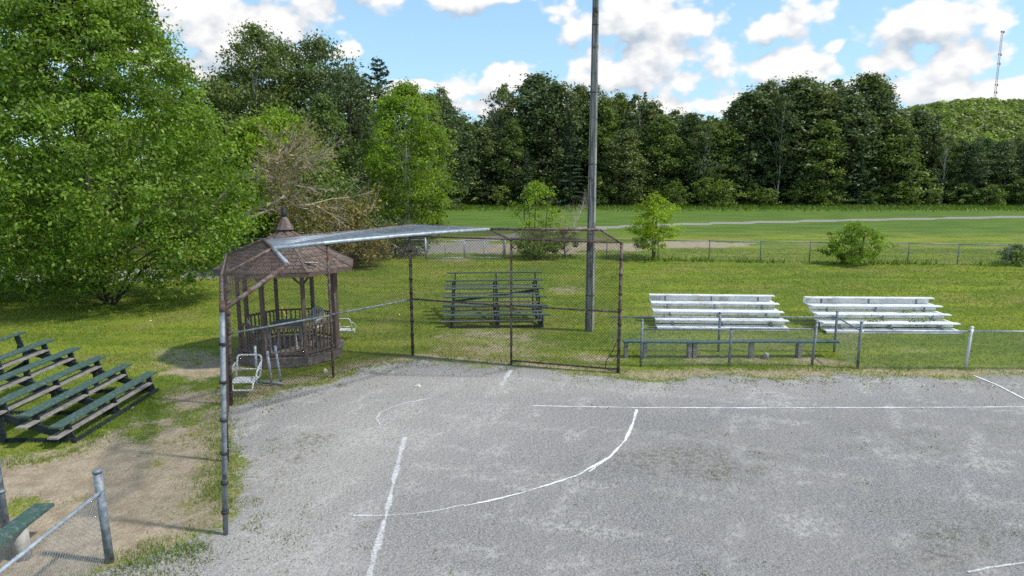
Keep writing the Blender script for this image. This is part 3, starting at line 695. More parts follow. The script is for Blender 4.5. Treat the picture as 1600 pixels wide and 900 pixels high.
# ------------------------------------------------------------------ hill and mast
hx = np.linspace(40, 1100, 90); hy = np.linspace(300, 1100, 60); HX, HY = np.meshgrid(hx, hy)
def hillz(x, y):
    px = 800+FPX*x/y
    ridge = np.interp(px, [1000, 1200, 1360, 1440, 1500, 1560, 1620, 1800, 2100], [23, 30, 41, 47.5, 50.5, 48, 51, 57, 38])
    prof = sstep(300, 540, y)*(1-.6*sstep(620, 1100, y))
    return ridge*prof*(.94+.12*fbm(x, y, 90, 4))-.5
HZ = hillz(HX, HY); HZ[0, :] = -1
I = np.arange(90*60).reshape(60, 90)
F = np.stack([I[:-1, :-1], I[:-1, 1:], I[1:, 1:], I[1:, :-1]], -1).reshape(-1, 4)
M['hill'] = mat_two('hill_ground', (.09, .14, .03), (.12, .17, .035), .05, .95, bmp=0)
o = link('hill', np_mesh('hill', np.stack([HX, HY, HZ], -1).reshape(-1, 3), F, M['hill'], smooth=True)); o['kind'] = 'structure'
n = 3600; yy = 340+R.random(n)*280; pxx = 1300+R.random(n)*480; xx = (pxx-800)/FPX*yy*1.02
rr_ = 2.6+2.6*R.random(n); per = 42; k = np.repeat(np.arange(n), per)
d = R.normal(size=(len(k), 3)); d /= np.linalg.norm(d, axis=1, keepdims=True); d[:, 2] = np.abs(d[:, 2])
P = np.stack([xx[k], yy[k], hillz(xx, yy)[k]+1.5+1.0*R.random(n)[k]*2], -1)+d*rr_[k][:, None]*np.array([1, 1, 1.25])
cl_ = (.45+.8*R.random(n))*(.55+.95*fbm(xx, yy, 45, 61))
tt = tints(len(k), cl_[k], .3)
me = leaf_mesh('hillside_forest', P, d+R.normal(size=d.shape)*.3, 1.9, tt, M['hill_leaf'], .75)
o = link('hillside_forest', me, kind='stuff'); tag(o, 'sunlit green tree canopy covering the distant hill', 'forest')

tx, ty = GY(1534, 560), 560.; tz = float(hillz(np.array([tx]), np.array([ty]))[0]); th = HT(560, 46)-tz
t0 = empty('radio_mast', (tx, ty, tz-1), 'tall thin lattice radio mast standing on the distant green hill', 'mast')
b = MB(); wv = .75
cor = [(math.cos(a)*wv, math.sin(a)*wv) for a in (.5, .5+2.094, .5+4.189)]
for cx, cy in cor: MB().tube([(cx, cy, 0), (cx, cy, th)], .11, 5).build('leg', M['galvdull'], t0)
k = int(th/1.6)
for i in range(k):
    for j in range(3):
        a = cor[j]; c = cor[(j+1) % 3]; z0 = i*1.6+.5
        b.tube([(a[0], a[1], z0), (c[0], c[1], z0+1.6)], .05, 3, cap=False); b.tube([(a[0], a[1], z0), (c[0], c[1], z0)], .05, 3, cap=False)
b.build('lattice_bracing', M['galvdull'], t0, kind='stuff')
for z, s_ in ((th-1, 1.3), (th*.72, .9), (th*.61, .7), (th*.36, .8), (th*.27, .8)):
    MB().box((0.9, 0, z), (s_, .5, 1.6)).build('antenna', M['galvdull'], t0); MB().box((-.9, 0, z+.3), (s_*.7, .5, 1.2)).build('antenna', M['galvdull'], t0)

# ------------------------------------------------------------------ left group of trees
LT = [
 ('aspen_tree', 412, 42, 58, 1.25, dict(seed=31, r=4.0, base=.06, nclump=260, per=60, lsize=.24, mat='leaf_olive', bark='palebark', gap=.35, r_top=.35, lump=.42, clump_r=.2, tr=.012, limbs=24), 'tall olive green tree with thin open top behind the fallen branches'),
 ('leafy_tree', 505, 62, 64, 1, dict(seed=32, r=5.2, base=.05, nclump=300, per=60, lsize=.28, mat='leaf_dark', bark='bark', lump=.3, clump_r=.2), 'tallest dense dark green tree left of the bright birch'),
 ('leafy_tree', 548, 104, 60, 1, dict(seed=33, r=4.0, base=.05, nclump=150, per=60, lsize=.26, mat='leaf_dark', bark='bark', lump=.3, clump_r=.2), 'dark green tree on the right shoulder of the tallest tree'),
 ('leafy_tree', 352, 128, 54, 1, dict(seed=34, r=4.2, base=.05, nclump=260, per=60, lsize=.24, mat='leaf_olive', bark='bark', lump=.35, clump_r=.2), 'rounded olive green tree right of the big near tree'),
 ('leafy_tree', 300, 112, 72, 1, dict(seed=35, r=4.5, base=.2, nclump=80, per=50, lsize=.28, mat='leaf_olive', bark='bark', lump=.5, gap=.4, clump_r=.18, limbs=26), 'far gappy tree showing sky between the big tree and the olive trees'),
 ('leafy_tree', 440, 175, 47, 1, dict(seed=36, r=3.8, base=.02, nclump=280, per=64, lsize=.22, mat='leaf_birch', bark='bark', lump=.35, clump_r=.2), 'mid green bushy tree right behind the bleached fallen branches'),
 ('leafy_tree', 512, 150, 50, 1, dict(seed=37, r=2.7, base=.02, nclump=150, per=60, lsize=.22, mat='leaf_mid', bark='bark', lump=.25, r_top=.1, clump_r=.2), 'cone shaped bright green tree between the fallen boughs and the birch'),
 ('leafy_tree', 455, 70, 62, 1, dict(seed=42, r=4.6, base=.05, nclump=260, per=60, lsize=.27, mat='leaf_mid', bark='bark', lump=.35, clump_r=.2, r_top=.4), 'full green tree joining the thin topped olive tree to the tallest tree'),
 ('leafy_tree', 385, 105, 60, 1, dict(seed=43, r=4.2, base=.05, nclump=240, per=60, lsize=.26, mat='leaf_olive', bark='bark', lump=.35, clump_r=.2, r_top=.4), 'olive green tree left of the thin topped olive tree'),
 ('leafy_tree', 408, 190, 45, 1, dict(seed=44, r=3.0, base=.02, nclump=180, per=60, lsize=.22, mat='leaf_birch', bark='bark', lump=.35, clump_r=.2), 'yellow green bushy tree behind the upper fallen branches'),
 ('leafy_tree', 672, 150, 70, 1, dict(seed=38, r=2.6, base=.1, nclump=110, per=54, lsize=.26, mat='leaf_mid', bark='palebark', lump=.4, gap=.2, clump_r=.2), 'green tree half hidden behind the right side of the bright birch'),
 ('leafy_tree', 492, 250, 43, 1, dict(seed=39, r=3.0, base=.0, nclump=150, per=60, lsize=.2, mat='leaf_mid', bark='bark', lump=.4, clump_r=.22), 'low bushy tree over the brown fallen boughs'),
 ('leafy_tree', 318, 190, 44, 1, dict(seed=40, r=2.8, base=.0, nclump=130, per=60, lsize=.2, mat='leaf_birch', bark='bark', lump=.35, clump_r=.2), 'bright green bushy tree touching the right edge of the big near tree'),
]
for nm, px, top, Y, ws, kw, lab in LT:
    h = HT(Y, top); k = dict(kw); k['mat'] = M[k['mat']]; k['bark'] = M[k['bark']]
    sd = k.pop('seed'); rd = k.pop('r'); bs = k.pop('base')
    me = broadleaf(sd, h, rd, bs, k.pop('nclump'), k.pop('per'), k.pop('lsize'), k.pop('mat'), k.pop('bark'), **k)
    plant_tree(nm, me, (GY(px, Y), Y), 1, 0, lab, 'tree')
Y = 74; h = HT(Y, 86); plant_tree('pine_tree', conifer(51, h, 5.4, M['needle'], whorl=.7, size=.5, sparse=.16, up=.15), (GY(597, Y), Y), 1, 0, 'dark ragged pine rising just above and behind the bright birch', 'tree')
Y = 66; h = HT(Y, 118); plant_tree('pine_tree', conifer(52, h, 6.2, M['needle_mid'], whorl=.6, size=.42, sparse=.1), (GY(556, Y), Y), 1, 0, 'dark pine with dense boughs left of the bright birch', 'tree')
Y = 70; h = HT(Y, 120); plant_tree('pine_tree', conifer(53, h, 5.5, M['needle'], whorl=.6, size=.42, sparse=.1), (GY(470, Y), Y), 1, 0, 'dark pine mostly hidden behind the olive green tree', 'tree')
# the birch: several pale stems
Y = 50.; h = HT(Y, 134)
me = broadleaf(61, h, 3.25, .03, 420, 84, .19, M['leaf_birch'], M['palebark'], lump=.2, stems=4, tr=.009, clump_r=.17, r_top=.30, limbs=20, yel=.35)
plant_tree('birch_tree', me, (GY(636, Y), Y), 1, 0, 'bright green birch clump with several pale stems behind the backstop', 'tree')
# near big trees
me = broadleaf(71, 15.2, 5.05, .05, 1450, 104, .145, M['leaf_big'], M['bark'], lump=.2, tr=.011, clump_r=.105, r_top=.10, limbs=26, droop=.06, yel=.4, pw=.95)
plant_tree('leafy_tree', me, (-15.9, 26.6), 1, .4, 'huge spreading green tree filling the left side, branches sweeping to the lawn', 'tree')
me = broadleaf(72, 13.5, 3.9, .02, 460, 110, .150, M['leaf_big'], M['bark'], lump=.25, tr=.016, clump_r=.14, r_top=.35, limbs=20, droop=.06, yel=.35)
plant_tree('leafy_tree', me, (-22.0, 27.5), 1, 0, 'second large green tree cut off by the left edge, low boughs over the lawn', 'tree')
me = broadleaf(73, 10.5, 4.0, .05, 230, 90, .20, M['leaf_birch'], M['bark'], lump=.3, tr=.015, clump_r=.16, limbs=20)
plant_tree('leafy_tree', me, (-25, 41), 1, 0, 'paler tree showing through the gaps behind the huge left tree', 'tree')

# small trees and bushes along the far fence
def bush(name, px, Y, h, r, mat, lab, seed, n=110, per=70, ls=.12, **kw):
    me = broadleaf(seed, h, r, kw.pop('base', .02), n, per, ls, M[mat], M['bark'], **kw)
    return plant_tree(name, me, (GY(px, Y), Y), 1, 0, lab, 'bush' if h < 3 else 'tree')
bush('small_tree', 1025, 40.8, 3.7, 1.42, 'leaf_yellow', 'small bright yellow green tree on two thin stems beside the far fence', 81, n=120, per=60, ls=.13, base=.16, lump=.55, gap=.15, stems=2, tr=.018, clump_r=.22)
bush('bush', 1342, 38.0, 2.35, 1.35, 'leaf_birch', 'round green bush growing through the far fence', 82, n=100, per=64, ls=.12, lump=.55, clump_r=.2, stems=3, tr=.012)
bush('bush', 1598, 38.2, 1.05, .85, 'leaf_mid', 'low bush at the right edge in front of the far fence', 83, n=45, per=60, ls=.11, clump_r=.25)
bush('small_tree', 838, 41.6, 4.4, 1.75, 'leaf_birch', 'loose straggly small tree behind the backstop right panel', 84, n=95, per=46, ls=.13, lump=.55, gap=.4, stems=4, tr=.012, clump_r=.17, limbs=22)
bush('bush', 845, 40.6, 1.9, 1.2, 'leaf_mid', 'darker bush under the straggly small tree', 85, n=60, per=60, ls=.12, clump_r=.25)
bush('bush', 883, 41.5, 1.7, .75, 'leaf_dark', 'dark twiggy bush beside the far fence seen through the backstop', 86, n=40, per=60, ls=.11, clump_r=.28)
bush('bush', 590, 41, 2.3, 1.9, 'leaf_dark', 'dark low shrub right below the birch clump', 87, n=90, per=60, ls=.14, clump_r=.22)
bush('bush', 630, 42.5, 2.1, 1.5, 'leaf_dark', 'dark low shrub under the right side of the birch clump', 88, n=80, per=60, ls=.14, clump_r=.22)
bush('bush', 545, 40, 2.6, 1.7, 'leaf_mid', 'green shrub between the gazebo roof and the birch clump', 89, n=80, per=60, ls=.14, clump_r=.22)
# bare twiggy bush
def deadbush(cx, cy, h, n, r0, seed, name, lab, cat, spread=.7, base_z=0., mat='dead', dirv=None, needles=0, nm='needle_dry', nsize=.22):
    rr = random.Random(seed); o = empty(name, (cx, cy, base_z), lab, cat); b = MB(); tips = []
    def grow(p, d, L, r, dep):
        k = 4; pts = [p]; 
        for i in range(k):
            d = (d+Vector((rr.gauss(0, .16), rr.gauss(0, .16), rr.gauss(0, .10)))).normalized(); pts.append(pts[-1]+d*L/k)
        b.tube(pts, [r*(1-.75*i/k) for i in range(k+1)], 5 if dep == 0 else 3, cap=False)
        if dep < 3:
            for i in range(1 if dep == 2 else 2, k+1):
                for _ in range(2 if dep < 2 else 3):
                    dd = (d+Vector((rr.gauss(0, spread), rr.gauss(0, spread), rr.gauss(0, spread)))).normalized(); grow(pts[i], dd, L*rr.uniform(.35, .6), r*.42, dep+1)
        else: tips.append(pts[-1]); tips.append(pts[-2])
    for i in range(n):
        dv = Vector(dirv)+Vector((rr.gauss(0, .2), rr.gauss(0, .2), rr.gauss(0, .2))) if dirv else Vector((rr.gauss(0, .5), rr.gauss(0, .5), 1))
        grow(Vector((rr.uniform(-.3, .3), rr.uniform(-.3, .3), 0)), dv.normalized(), h*rr.uniform(.7, 1.1), r0, 0)
    b.build('branches', M[mat], o)
    if needles:
        T = np.array([tuple(q) for q in tips]); kk = R.integers(0, len(T), needles); P = T[kk]+R.normal(size=(needles, 3))*.18; P[:, 2] = np.maximum(P[:, 2], -base_z+.05)
        link('dry_foliage', leaf_mesh('dry_foliage', P, R.normal(size=P.shape)+np.array([0, 0, .6]), nsize, tints(needles, None, .6), M[nm], .3), o)
    return o
deadbush(GY(891, 50), 50, 2.4, 4, .03, 5, 'bare_bush', 'bare pale twiggy bush on the meadow left of the utility pole', 'bush')
for cx, cy, cz, L_, n_, sd_, dv_, lab in ((-14.3, 36, 4.7, 3.5, 3, 6, (1, -.1, .34), 'bleached fallen tree top with bare limbs reaching right above the gazebo roof'),
                                     (-14.5, 35.4, 2.7, 3.9, 4, 7, (1, -.1, .36), 'lower bleached fallen limbs fanning out behind the gazebo peak')):
    o = deadbush(cx, cy, L_, n_, .12, sd_, 'fallen_tree', lab, 'fallen tree', dirv=dv_, base_z=cz, spread=.36, needles=1500, nsize=.2)
    MB().tube([(-4.2, 1.2, .25-cz), (-2.2, .5, -cz*.45), (0, 0, 0), (.6, 0, .15)], [.24, .19, .13, .08], 8).build('trunk', M['dead'], o)
deadbush(-10.6, 37, 2.7, 4, .08, 8, 'fallen_bough', 'fallen pine bough with browning needles between gazebo and birch', 'fallen bough', dirv=(.8, 0, .35), base_z=.5, spread=.45, needles=5000, nsize=.24)
deadbush(-12.6, 36.4, 2.7, 4, .08, 9, 'fallen_bough', 'fallen pine bough with green brown needles right behind the gazebo peak', 'fallen bough', dirv=(.6, 0, .45), base_z=.4, spread=.45, needles=4000, nsize=.24)

# ------------------------------------------------------------------ chain link
def wires(u0, u1, v0, v1, fn, pitch=.072, r=.0022, seg=1, top=None):
    """two families of diagonal wires over a (u, v) rectangle in metres, mapped by fn to the place"""
    V_ = []; F_ = []
    Wd = u1-u0; Hh = v1-v0
    def add(a, b, off):
        if math.hypot(b[0]-a[0], b[1]-a[1]) < .02: return
        pts = []
        for i in range(seg+1):
            s_ = i/seg; pts.append(fn(a[0]+(b[0]-a[0])*s_, a[1]+(b[1]-a[1])*s_))
        base = len(V_)
        for i in range(seg+1):
            p = pts[i]; d = (pts[min(i+1, seg)]-pts[max(i-1, 0)]).normalized(); nn = d.cross(Vector((.31, .55, .77))).normalized(); q = d.cross(nn)
            for k in range(3):
                an = 2*PI*k/3; V_.append(tuple(p+nn*(math.cos(an)*r)+q*(math.sin(an)*r)))
        for i in range(seg):
            for k in range(3):
                k2 = (k+1) % 3; F_.append((base+3*i+k, base+3*i+k2, base+3*i+3+k2, base+3*i+3+k))
    n = int((Wd+Hh)/pitch)+1
    for i in range(n+1):
        c = i*pitch           # u+v = c
        a = (min(c, Wd), c-min(c, Wd)); b_ = (c-min(c, Hh), min(c, Hh))
        if a[1] <= Hh and b_[0] <= Wd: add((u0+a[0], v0+a[1]), (u0+b_[0], v0+b_[1]), 0); add((u0+Wd-a[0], v0+a[1]), (u0+Wd-b_[0], v0+b_[1]), 1)
    return V_, F_
def link_panel(parent, A, B, z0, z1, mat, pitch=.072, r=.0024, name='chain_link_mesh', rot=0, bulge=0.):
    A = Vector((A[0], A[1], 0)); B = Vector((B[0], B[1], 0)); L = (B-A).length; d = (B-A)/L; nrm = Vector((-d.y, d.x, 0))
    def fn(u, v): return A+d*u+Vector((0, 0, z0+v))+nrm*(bulge*math.sin(PI*u/L)*math.sin(PI*v/(z1-z0)))
    v, f = wires(0, L, 0, z1-z0, fn, pitch, r, 3 if bulge else 1)
    o = link(name, np_mesh(name, np.array(v), np.array(f), M[mat]), parent, kind='stuff')
    return o
def quad_panel(parent, q, mat, pitch=.072, r=.0024, sag=0., name='chain_link_mesh'):
    q = [Vector(p) for p in q]; L = ((q[1]-q[0]).length+(q[2]-q[3]).length)/2; H_ = ((q[3]-q[0]).length+(q[2]-q[1]).length)/2
    def fn(u, v):
        u /= L; v /= H_; p = q[0].lerp(q[1], u).lerp(q[3].lerp(q[2], u), v); p.z -= sag*math.sin(PI*u)*math.sin(PI*v); return p
    v, f = wires(0, L, 0, H_, fn, pitch, r, 3 if sag else 1)
    return link(name, np_mesh(name, np.array(v), np.array(f), M[mat]), parent, kind='stuff')
def pipe(name, a, b, r, mat, parent, n=10, cap=0):
    m_ = MB(); m_.tube([a, b], r, n)
    if cap: m_.tube([b, (b[0], b[1], b[2]+.02), (b[0], b[1], b[2]+.045)], [r*1.18, r*1.18, r*.5], n)
    return m_.build(name, M[mat], parent)

# ------------------------------------------------------------------ backstop
BP = [(-4.16, 9.16), (-5.17, 11.68), (-6.33, 14.71), (-4.56, 16.79), (-2.84, 18.93), (-.02, 17.95), (2.77, 17.18)]
ZT = 3.42; ZE = 3.82
BE = [G(450, 413, ZE), G(427, 388, ZE), G(412, 374, ZE), G(560, 361, ZE), G(650, 351.5, ZE), G(765, 358, ZE), G(938, 359, ZE)]
bs = empty('backstop', (0, 17, 0), 'tall rusty chain link baseball backstop with a sloping mesh overhang', 'backstop')
bs.location = (0, 0, 0)
BT = [(q[0]+l, q[1]) for q, l in zip(BP, (.20, .14, .14, 0, 0, 0, 0))]
for i, (x, y) in enumerate(BP):
    if i == 0:
        pipe('post', (x, y, -.1), (x+.19, y, ZT-.12), .036, 'galvdull', bs); pipe('post', (x+.19, y, ZT-.12), (x+.20, y, ZT+.02), .040, 'rust', bs)
    else: pipe('post', (x, y, -.1), (BT[i][0], y, ZT), .042 if i in (2, 4, 6) else .032, 'rust', bs)
x, y = BP[2]; 
bandm = MB().tube([(0, 0, -.02), (0, 0, .02)], .055, 10).mesh('tension_band', M['band'])
for i, zs in ((0, (.35, .8, 1.25, 1.75, 2.3, 2.85)), (2, (.3, .7, 1.1, 1.65, 2.1, 2.6, 3.0)), (4, (.25, .6, 1.0, 1.4, 1.8, 2.2, 2.6, 3.0)), (6, (.12, .5, .9, 1.3, 1.7, 2.1, 2.6, 3.0))):
    for z in zs: link('tension_band', bandm, bs, (BP[i][0]+(BT[i][0]-BP[i][0])*z/ZT, BP[i][1], z))
for i in range(6):
    a = Vector((*BP[i], 0)); b_ = Vector((*BP[i+1], 0)); z = lambda v, h: (v.x, v.y, h)
    pipe('top_rail', (*BT[i], ZT), (*BT[i+1], ZT), .025, 'rust' if i != 2 else 'galvdull', bs)
    if i >= 2: pipe('middle_rail', z(a, 1.64), z(b_, 1.62), .024, 'galvdull' if i in (2, 3) else 'rust', bs)
    if i == 5: pipe('bottom_rail', z(a, .12), z(b_, .10), .022, 'rust', bs)
    d = (b_-a).normalized(); nrm = Vector((-d.y, d.x, 0))*(.03)
    quad_panel(bs, [(a.x+nrm.x, a.y+nrm.y, .06), (b_.x+nrm.x, b_.y+nrm.y, .06), (BT[i+1][0]+nrm.x, BT[i+1][1]+nrm.y, ZT), (BT[i][0]+nrm.x, BT[i][1]+nrm.y, ZT)], 'rustwire', pitch=.082, r=.0036 if i > 1 else .0022)
for i in range(7):
    pipe('rafter', (*BT[i], ZT-.02 if i else ZT-.1), (*BE[i], ZE), .034 if i < 2 else .026, 'rust', bs)
for i in range(6):
    a, b_ = BE[i], BE[i+1]
    pipe('overhang_rail', (*a, ZE), (*b_, ZE), .03, 'galv' if i == 0 else 'rust', bs)
    quad_panel(bs, [(*BT[i], ZT), (*BT[i+1], ZT), (*b_, ZE-.01), (*a, ZE-.01)], 'rustwire', pitch=.082, r=.0024)
mid = [(BE[1][0]*(1-s_)+BE[5][0]*s_, BE[1][1]*(1-s_)+BE[5][1]*s_, ZE+.03*math.sin(s_*PI)) for s_ in (0, .25, .5, .75, 1)]
MB().tube(mid, .034, 10).build('cross_pipe', M['galv'], bs)
quad_panel(bs, [(*BE[1], ZE+.03), (*BE[5], ZE+.03), (*BE[4], ZE+.01), (*BE[3], ZE+.01)], 'newwire', pitch=.10, r=.0024, sag=.10)
quad_panel(bs, [(*BE[1], ZE+.03), (*BE[3], ZE+.01), ((BE[2][0]+BE[3][0])/2, (BE[2][1]+BE[3][1])/2, ZE), (*BE[2], ZE)], 'newwire', pitch=.10, r=.0024, sag=.04)
# torn lower corner hanging cable
MB().tube([(2.72, 17.15, .9), (2.60, 17.1, .62), (2.44, 17.1, .36), (2.42, 17.12, .18), (2.55, 17.14, .08), (2.75, 17.15, .05)], .012, 6).build('loose_cable', M['band'], bs)

# ------------------------------------------------------------------ fences and dugout
def fence(name, pts, label, z=1.03, ph=1.18, wire='galvwire', rail='galvdull', postmat='galvdull', closed_bottom=True, r=.0022, pitch=.072, pr=.036, caps=True, lean=None, rails=True, railr=.021, tall=None):
    o = empty(name, (0, 0, 0), label, 'fence')
    for i, q in enumerate(pts):
        h = (tall[i] if tall else ph)
        if h: pipe('post', (q[0], q[1], -.05), (q[0]+(lean[i] if lean else 0), q[1], h), pr, postmat[i] if isinstance(postmat, (list, tuple)) else postmat, o, 10, caps)
    for a, b_ in zip(pts, pts[1:]):
        pipe('top_rail', (a[0], a[1], z), (b_[0], b_[1], z), railr, rail, o, 8)
        d = Vector((b_[0]-a[0], b_[1]-a[1], 0)).normalized(); nn = Vector((-d.y, d.x, 0))*(pr*.95)
        link_panel(o, (a[0]-nn.x, a[1]-nn.y), (b_[0]-nn.x, b_[1]-nn.y), .03, z, wire, pitch, r)
    return o
fence('dugout_fence', [(3.47, 17.77), (5.86, 17.83), (8.10, 17.83)], 'front chain link fence of the right dugout between bench and gravel', tall=[1.27, 1.02, 1.20], lean=[0, .02, .05])
fence('dugout_fence', [(2.86, 19.35), (6.02, 19.33), (9.38, 19.28)], 'rear chain link fence of the right dugout behind the green bench', tall=[0, 1.14, 1.2], r=.0018)
fence('sideline_fence', [(9.38, 19.22), (9.22, 17.59)], 'short return of chain link joining the dugout corner to the sideline', tall=[0, 1.25])
fence('sideline_fence', [(9.29, 17.56), (12.07, 17.56), (15.1, 17.50), (18.1, 17.42), (21.1, 17.35)], 'chain link sideline fence with one white post at the right edge', tall=[0, 1.12, 1.12, 1.12, 1.12], postmat=['galvdull', 'white', 'galv', 'galv', 'galv'], rail='galv', pr=.04, lean=[0, .06, 0, 0, 0])
fence('dugout_fence', [(-5.42, 8.45), (-5.40, 5.4), (-5.38, 2.4)], 'near chain link fence with thick grey end post at the lower left', tall=[1.29, 1.1, 1.1], rail='galv', wire='newwire', pr=.056, r=.0022, lean=[-.04, 0, 0], railr=.024)
pp = empty('steel_post', (-7.26, 9.07, 0), 'single thick grey steel post at the left edge behind the short bench', 'post'); MB().tube([(0, 0, -.1), (-.03, 0, 1.1), (-.03, 0, 1.2), (-.03, 0, 1.26)], [.06, .06, .068, .03], 12).build('pipe', M['galvdull'], pp)
link('tension_band', MB().tube([(0, 0, -.02), (0, 0, .02)], .07, 12).mesh('tension_band', M['galvdull']), pp, (-.015, 0, .72))

# far fence, 3 m bays along a line
def on_far(px):
    a = Vector(G(1108, 407)); b_ = Vector(G(1497, 413.5)); x, y, _ = ray(px, 400)
    d = b_-a   # intersect (x,y)*t
    den = x*d.y-y*d.x; tt_ = (a.x*d.y-a.y*d.x)/den; return (x*tt_, y*tt_)
fp = [on_far(px) for px in (788, 867, 948, 1028, 1108, 1188, 1265, 1343, 1419, 1497, 1575, 1652, 1730)]
fence('field_fence', fp, 'long chain link fence crossing the far side of the lawn', z=1.15, ph=1.18, pr=.03, r=.003, pitch=.10, railr=.024)
fl = [(-5.2, 40.7), (-8.2, 40.9), (-11.2, 41.1), (-14.2, 41.3), (-17.2, 41.5)]
fence('field_fence', fl, 'far chain link fence left of the double gate, behind the gazebo', z=1.15, ph=1.18, pr=.03, r=.003, pitch=.10)
gt = empty('double_gate', (0, 0, 0), 'pale double chain link gate opening onto the sandy track', 'gate')
gx = [-5.2, -2.83, -.46]; gyv = 40.5
for x in (gx[0], gx[2]): pipe('gate_post', (x+.04, gyv, -.05), (x+.04, gyv, 1.3), .05, 'galv', gt, 10, 1)
for a, b_ in ((gx[0]+.1, gx[1]-.03), (gx[1]+.03, gx[2]-.06)):
    lf = MB()
    for z in (.08, 1.12): lf.tube([(a, gyv, z), (b_, gyv, z)], .026, 8)
    for x in (a, (a+b_)/2, b_): lf.tube([(x, gyv, .08), (x, gyv, 1.12)], .026, 8)
    lo_ = lf.build('gate_leaf', M['galv'], gt); link_panel(lo_, (a, gyv-.02), (b_, gyv-.02), .08, 1.12, 'galvwire', .10, .003)

# dugout benches
def bench(planks, posts, label, extra=()):
    o = empty('bench', (0, 0, 0), label, 'bench')
    for (a, b_, za, zb) in planks:
        a = Vector((*a, za)); b_ = Vector((*b_, zb)); MB().beam(a, b_, .27, .045).build('plank', M['gpaint'], o)
    for (x, y, z, mt, r) in posts:
        if mt == 'concrete': MB().tube([(x, y, -.05), (x, y, z*.5), (x, y, z)], [r*1.1, r, r*.95], 12).build('support', M[mt], o)
        else: MB().box((x, y, z/2-.02), (.10, .22, z+.04)).build('support', M[mt], o)
    return o
bench([((3.13, 18.72), (5.35, 18.70), .47, .455), ((5.355, 18.70), (7.35, 18.72), .452, .47), ((7.355, 18.72), (9.2, 18.78), .465, .445)],
      [(3.22, 18.72, .44, 'oldwood', 0), (3.75, 18.72, .42, 'oldwood', 0), (5.0, 18.7, .42, 'oldwood', 0), (5.14, 18.7, .42, 'oldwood', 0), (6.75, 18.7, .43, 'concrete', .08), (8.1, 18.72, .43, 'oldwood', 0)],
      'long faded green plank bench inside the right dugout')
o = MB().tube([(7.13, 18.55, -.05), (7.13, 18.55, .12), (7.14, 18.55, .17)], [.07, .065, .055], 12).build('concrete_block', M['concrete']); tag(o, 'short round concrete stub on the ground under the dugout bench', 'block')
bench([((-6.72, 9.15), (-6.6, 6.2), .47, .47)], [(-6.66, 8.55, .44, 'concrete', .10), (-6.6, 6.6, .44, 'concrete', .10)], 'short green plank bench on a concrete block at the lower left')

# ------------------------------------------------------------------ bleachers
def green_bleacher(loc, rz, label, L=3.6, ext=0.):
    o = empty('bleacher', (loc[0], loc[1], 0), label, 'bleacher', 'green wooden bleachers', rz)
    N = 6; run = .6; rise = .2
    rr = random.Random(int(loc[0]*10))
    for k in range(N):
        z = .43+rise*k; y = run*k
        MB().box((0, 0, 0), (L, .24 if k < N-1 else .14, .042), bevel=.006).build('seat_plank', M['gpaint'], o)
        q = C.objects[-1]; q.location = (rr.uniform(-.03, .03), y+.12, z-.021); q.rotation_euler = (rr.uniform(-.02, .02), rr.uniform(-.004, .004), rr.uniform(-.004, .004))
        if k < N-1:
            MB().box((0, 0, 0), (L*.97, .20, .038), bevel=.005).build('foot_plank', M['oldwood'], o)
            q = C.objects[-1]; q.location = (-.14+rr.uniform(-.03, .03), y+.11, z-.21); q.rotation_euler = (0, 0, rr.uniform(-.006, .006))
    for x in (-L*.42, .03, L*.42):
        MB().beam((x, .05, .10), (x, run*(N-1)+.1, .10+rise*(N-1)), .05, .15).build('stringer', M['gdark'], o)
        for k in range(N):
            y = run*k; z = .43+rise*k
            MB().beam((x+.05, y+.03, .06+rise*k-.02), (x+.05, y+.12, z-.045), .045, .12, (0, 1, 0)).build('upright', M['gdark'], o)
        for y in (1.3, 2.9): MB().beam((x-.05, y, 0), (x-.05, y, .10+rise/run*y), .05, .10, (0, 1, 0)).build('leg', M['gdark'], o)
        MB().beam((x-.0, -.05, .035), (x, 3.1, .035), .06, .07).build('skid', M['gdark'], o)
    MB().beam((-L*.44, -.08, .05), (L*.44, -.08, .05), .05, .06).build('base_rail', M['gdark'], o)
    MB().beam((-L*.42, 2.92, .35), (L*.42, 2.92, .75), .03, .09).build('brace', M['gdark'], o)
    return o
green_bleacher((-.52, 22.45), math.radians(3), 'green wooden bleacher standing on the lawn behind the backstop')
b2 = green_bleacher((-8.55, 14.1), math.radians(90), 'green wooden bleacher with grey foot boards at the left edge beside bare dirt')

def white_bleacher(loc, rz, label, L=4.4):
    o = empty('bleacher', (loc[0], loc[1], 0), label, 'bleacher', 'white aluminium bleachers', rz)
    for k in range(4):
        zf = .08+.185*k; y = .52*k
        MB().box((0, y+.20, zf), (L-.06, .46, .035), bevel=.006).build('foot_plank', M['alum'], o)
        MB().box((0, y+.26, zf+.215), (L, .24, .038), bevel=.008).build('seat_plank', M['alum'], o)
        MB().box((0, y-.037, zf-.07 if k else zf-.03), (L-.08, .012, .135 if k else .07)).build('riser', M['alum'], o)
        for x in (-L*.37, 0, L*.37):
            MB().beam((x, y+.24, zf+.018), (x, y+.24, zf+.196), .05, .05, (0, 1, 0)).build('bracket', M['galvdull'], o)
    MB().box((0, 1.56+.46, .72), (L-.06, .012, .24)).build('riser', M['alum'], o)
    for x in (-L*.37, 0, L*.37):
        MB().beam((x, .0, .03), (x, 1.95, .03), .06, .06).build('skid', M['galv'], o)
        MB().beam((x+.06, .05, .06), (x+.06, 1.85, .60), .04, .06).build('stringer', M['galv'], o)
        MB().beam((x-.0, 1.88, .0), (x, 1.88, .60), .05, .05, (0, 1, 0)).build('leg', M['galv'], o)
    return o
A1 = G(1024, 500, .3); A2 = G(1233, 502, .3); an = math.atan2(A2[1]-A1[1], A2[0]-A1[0])
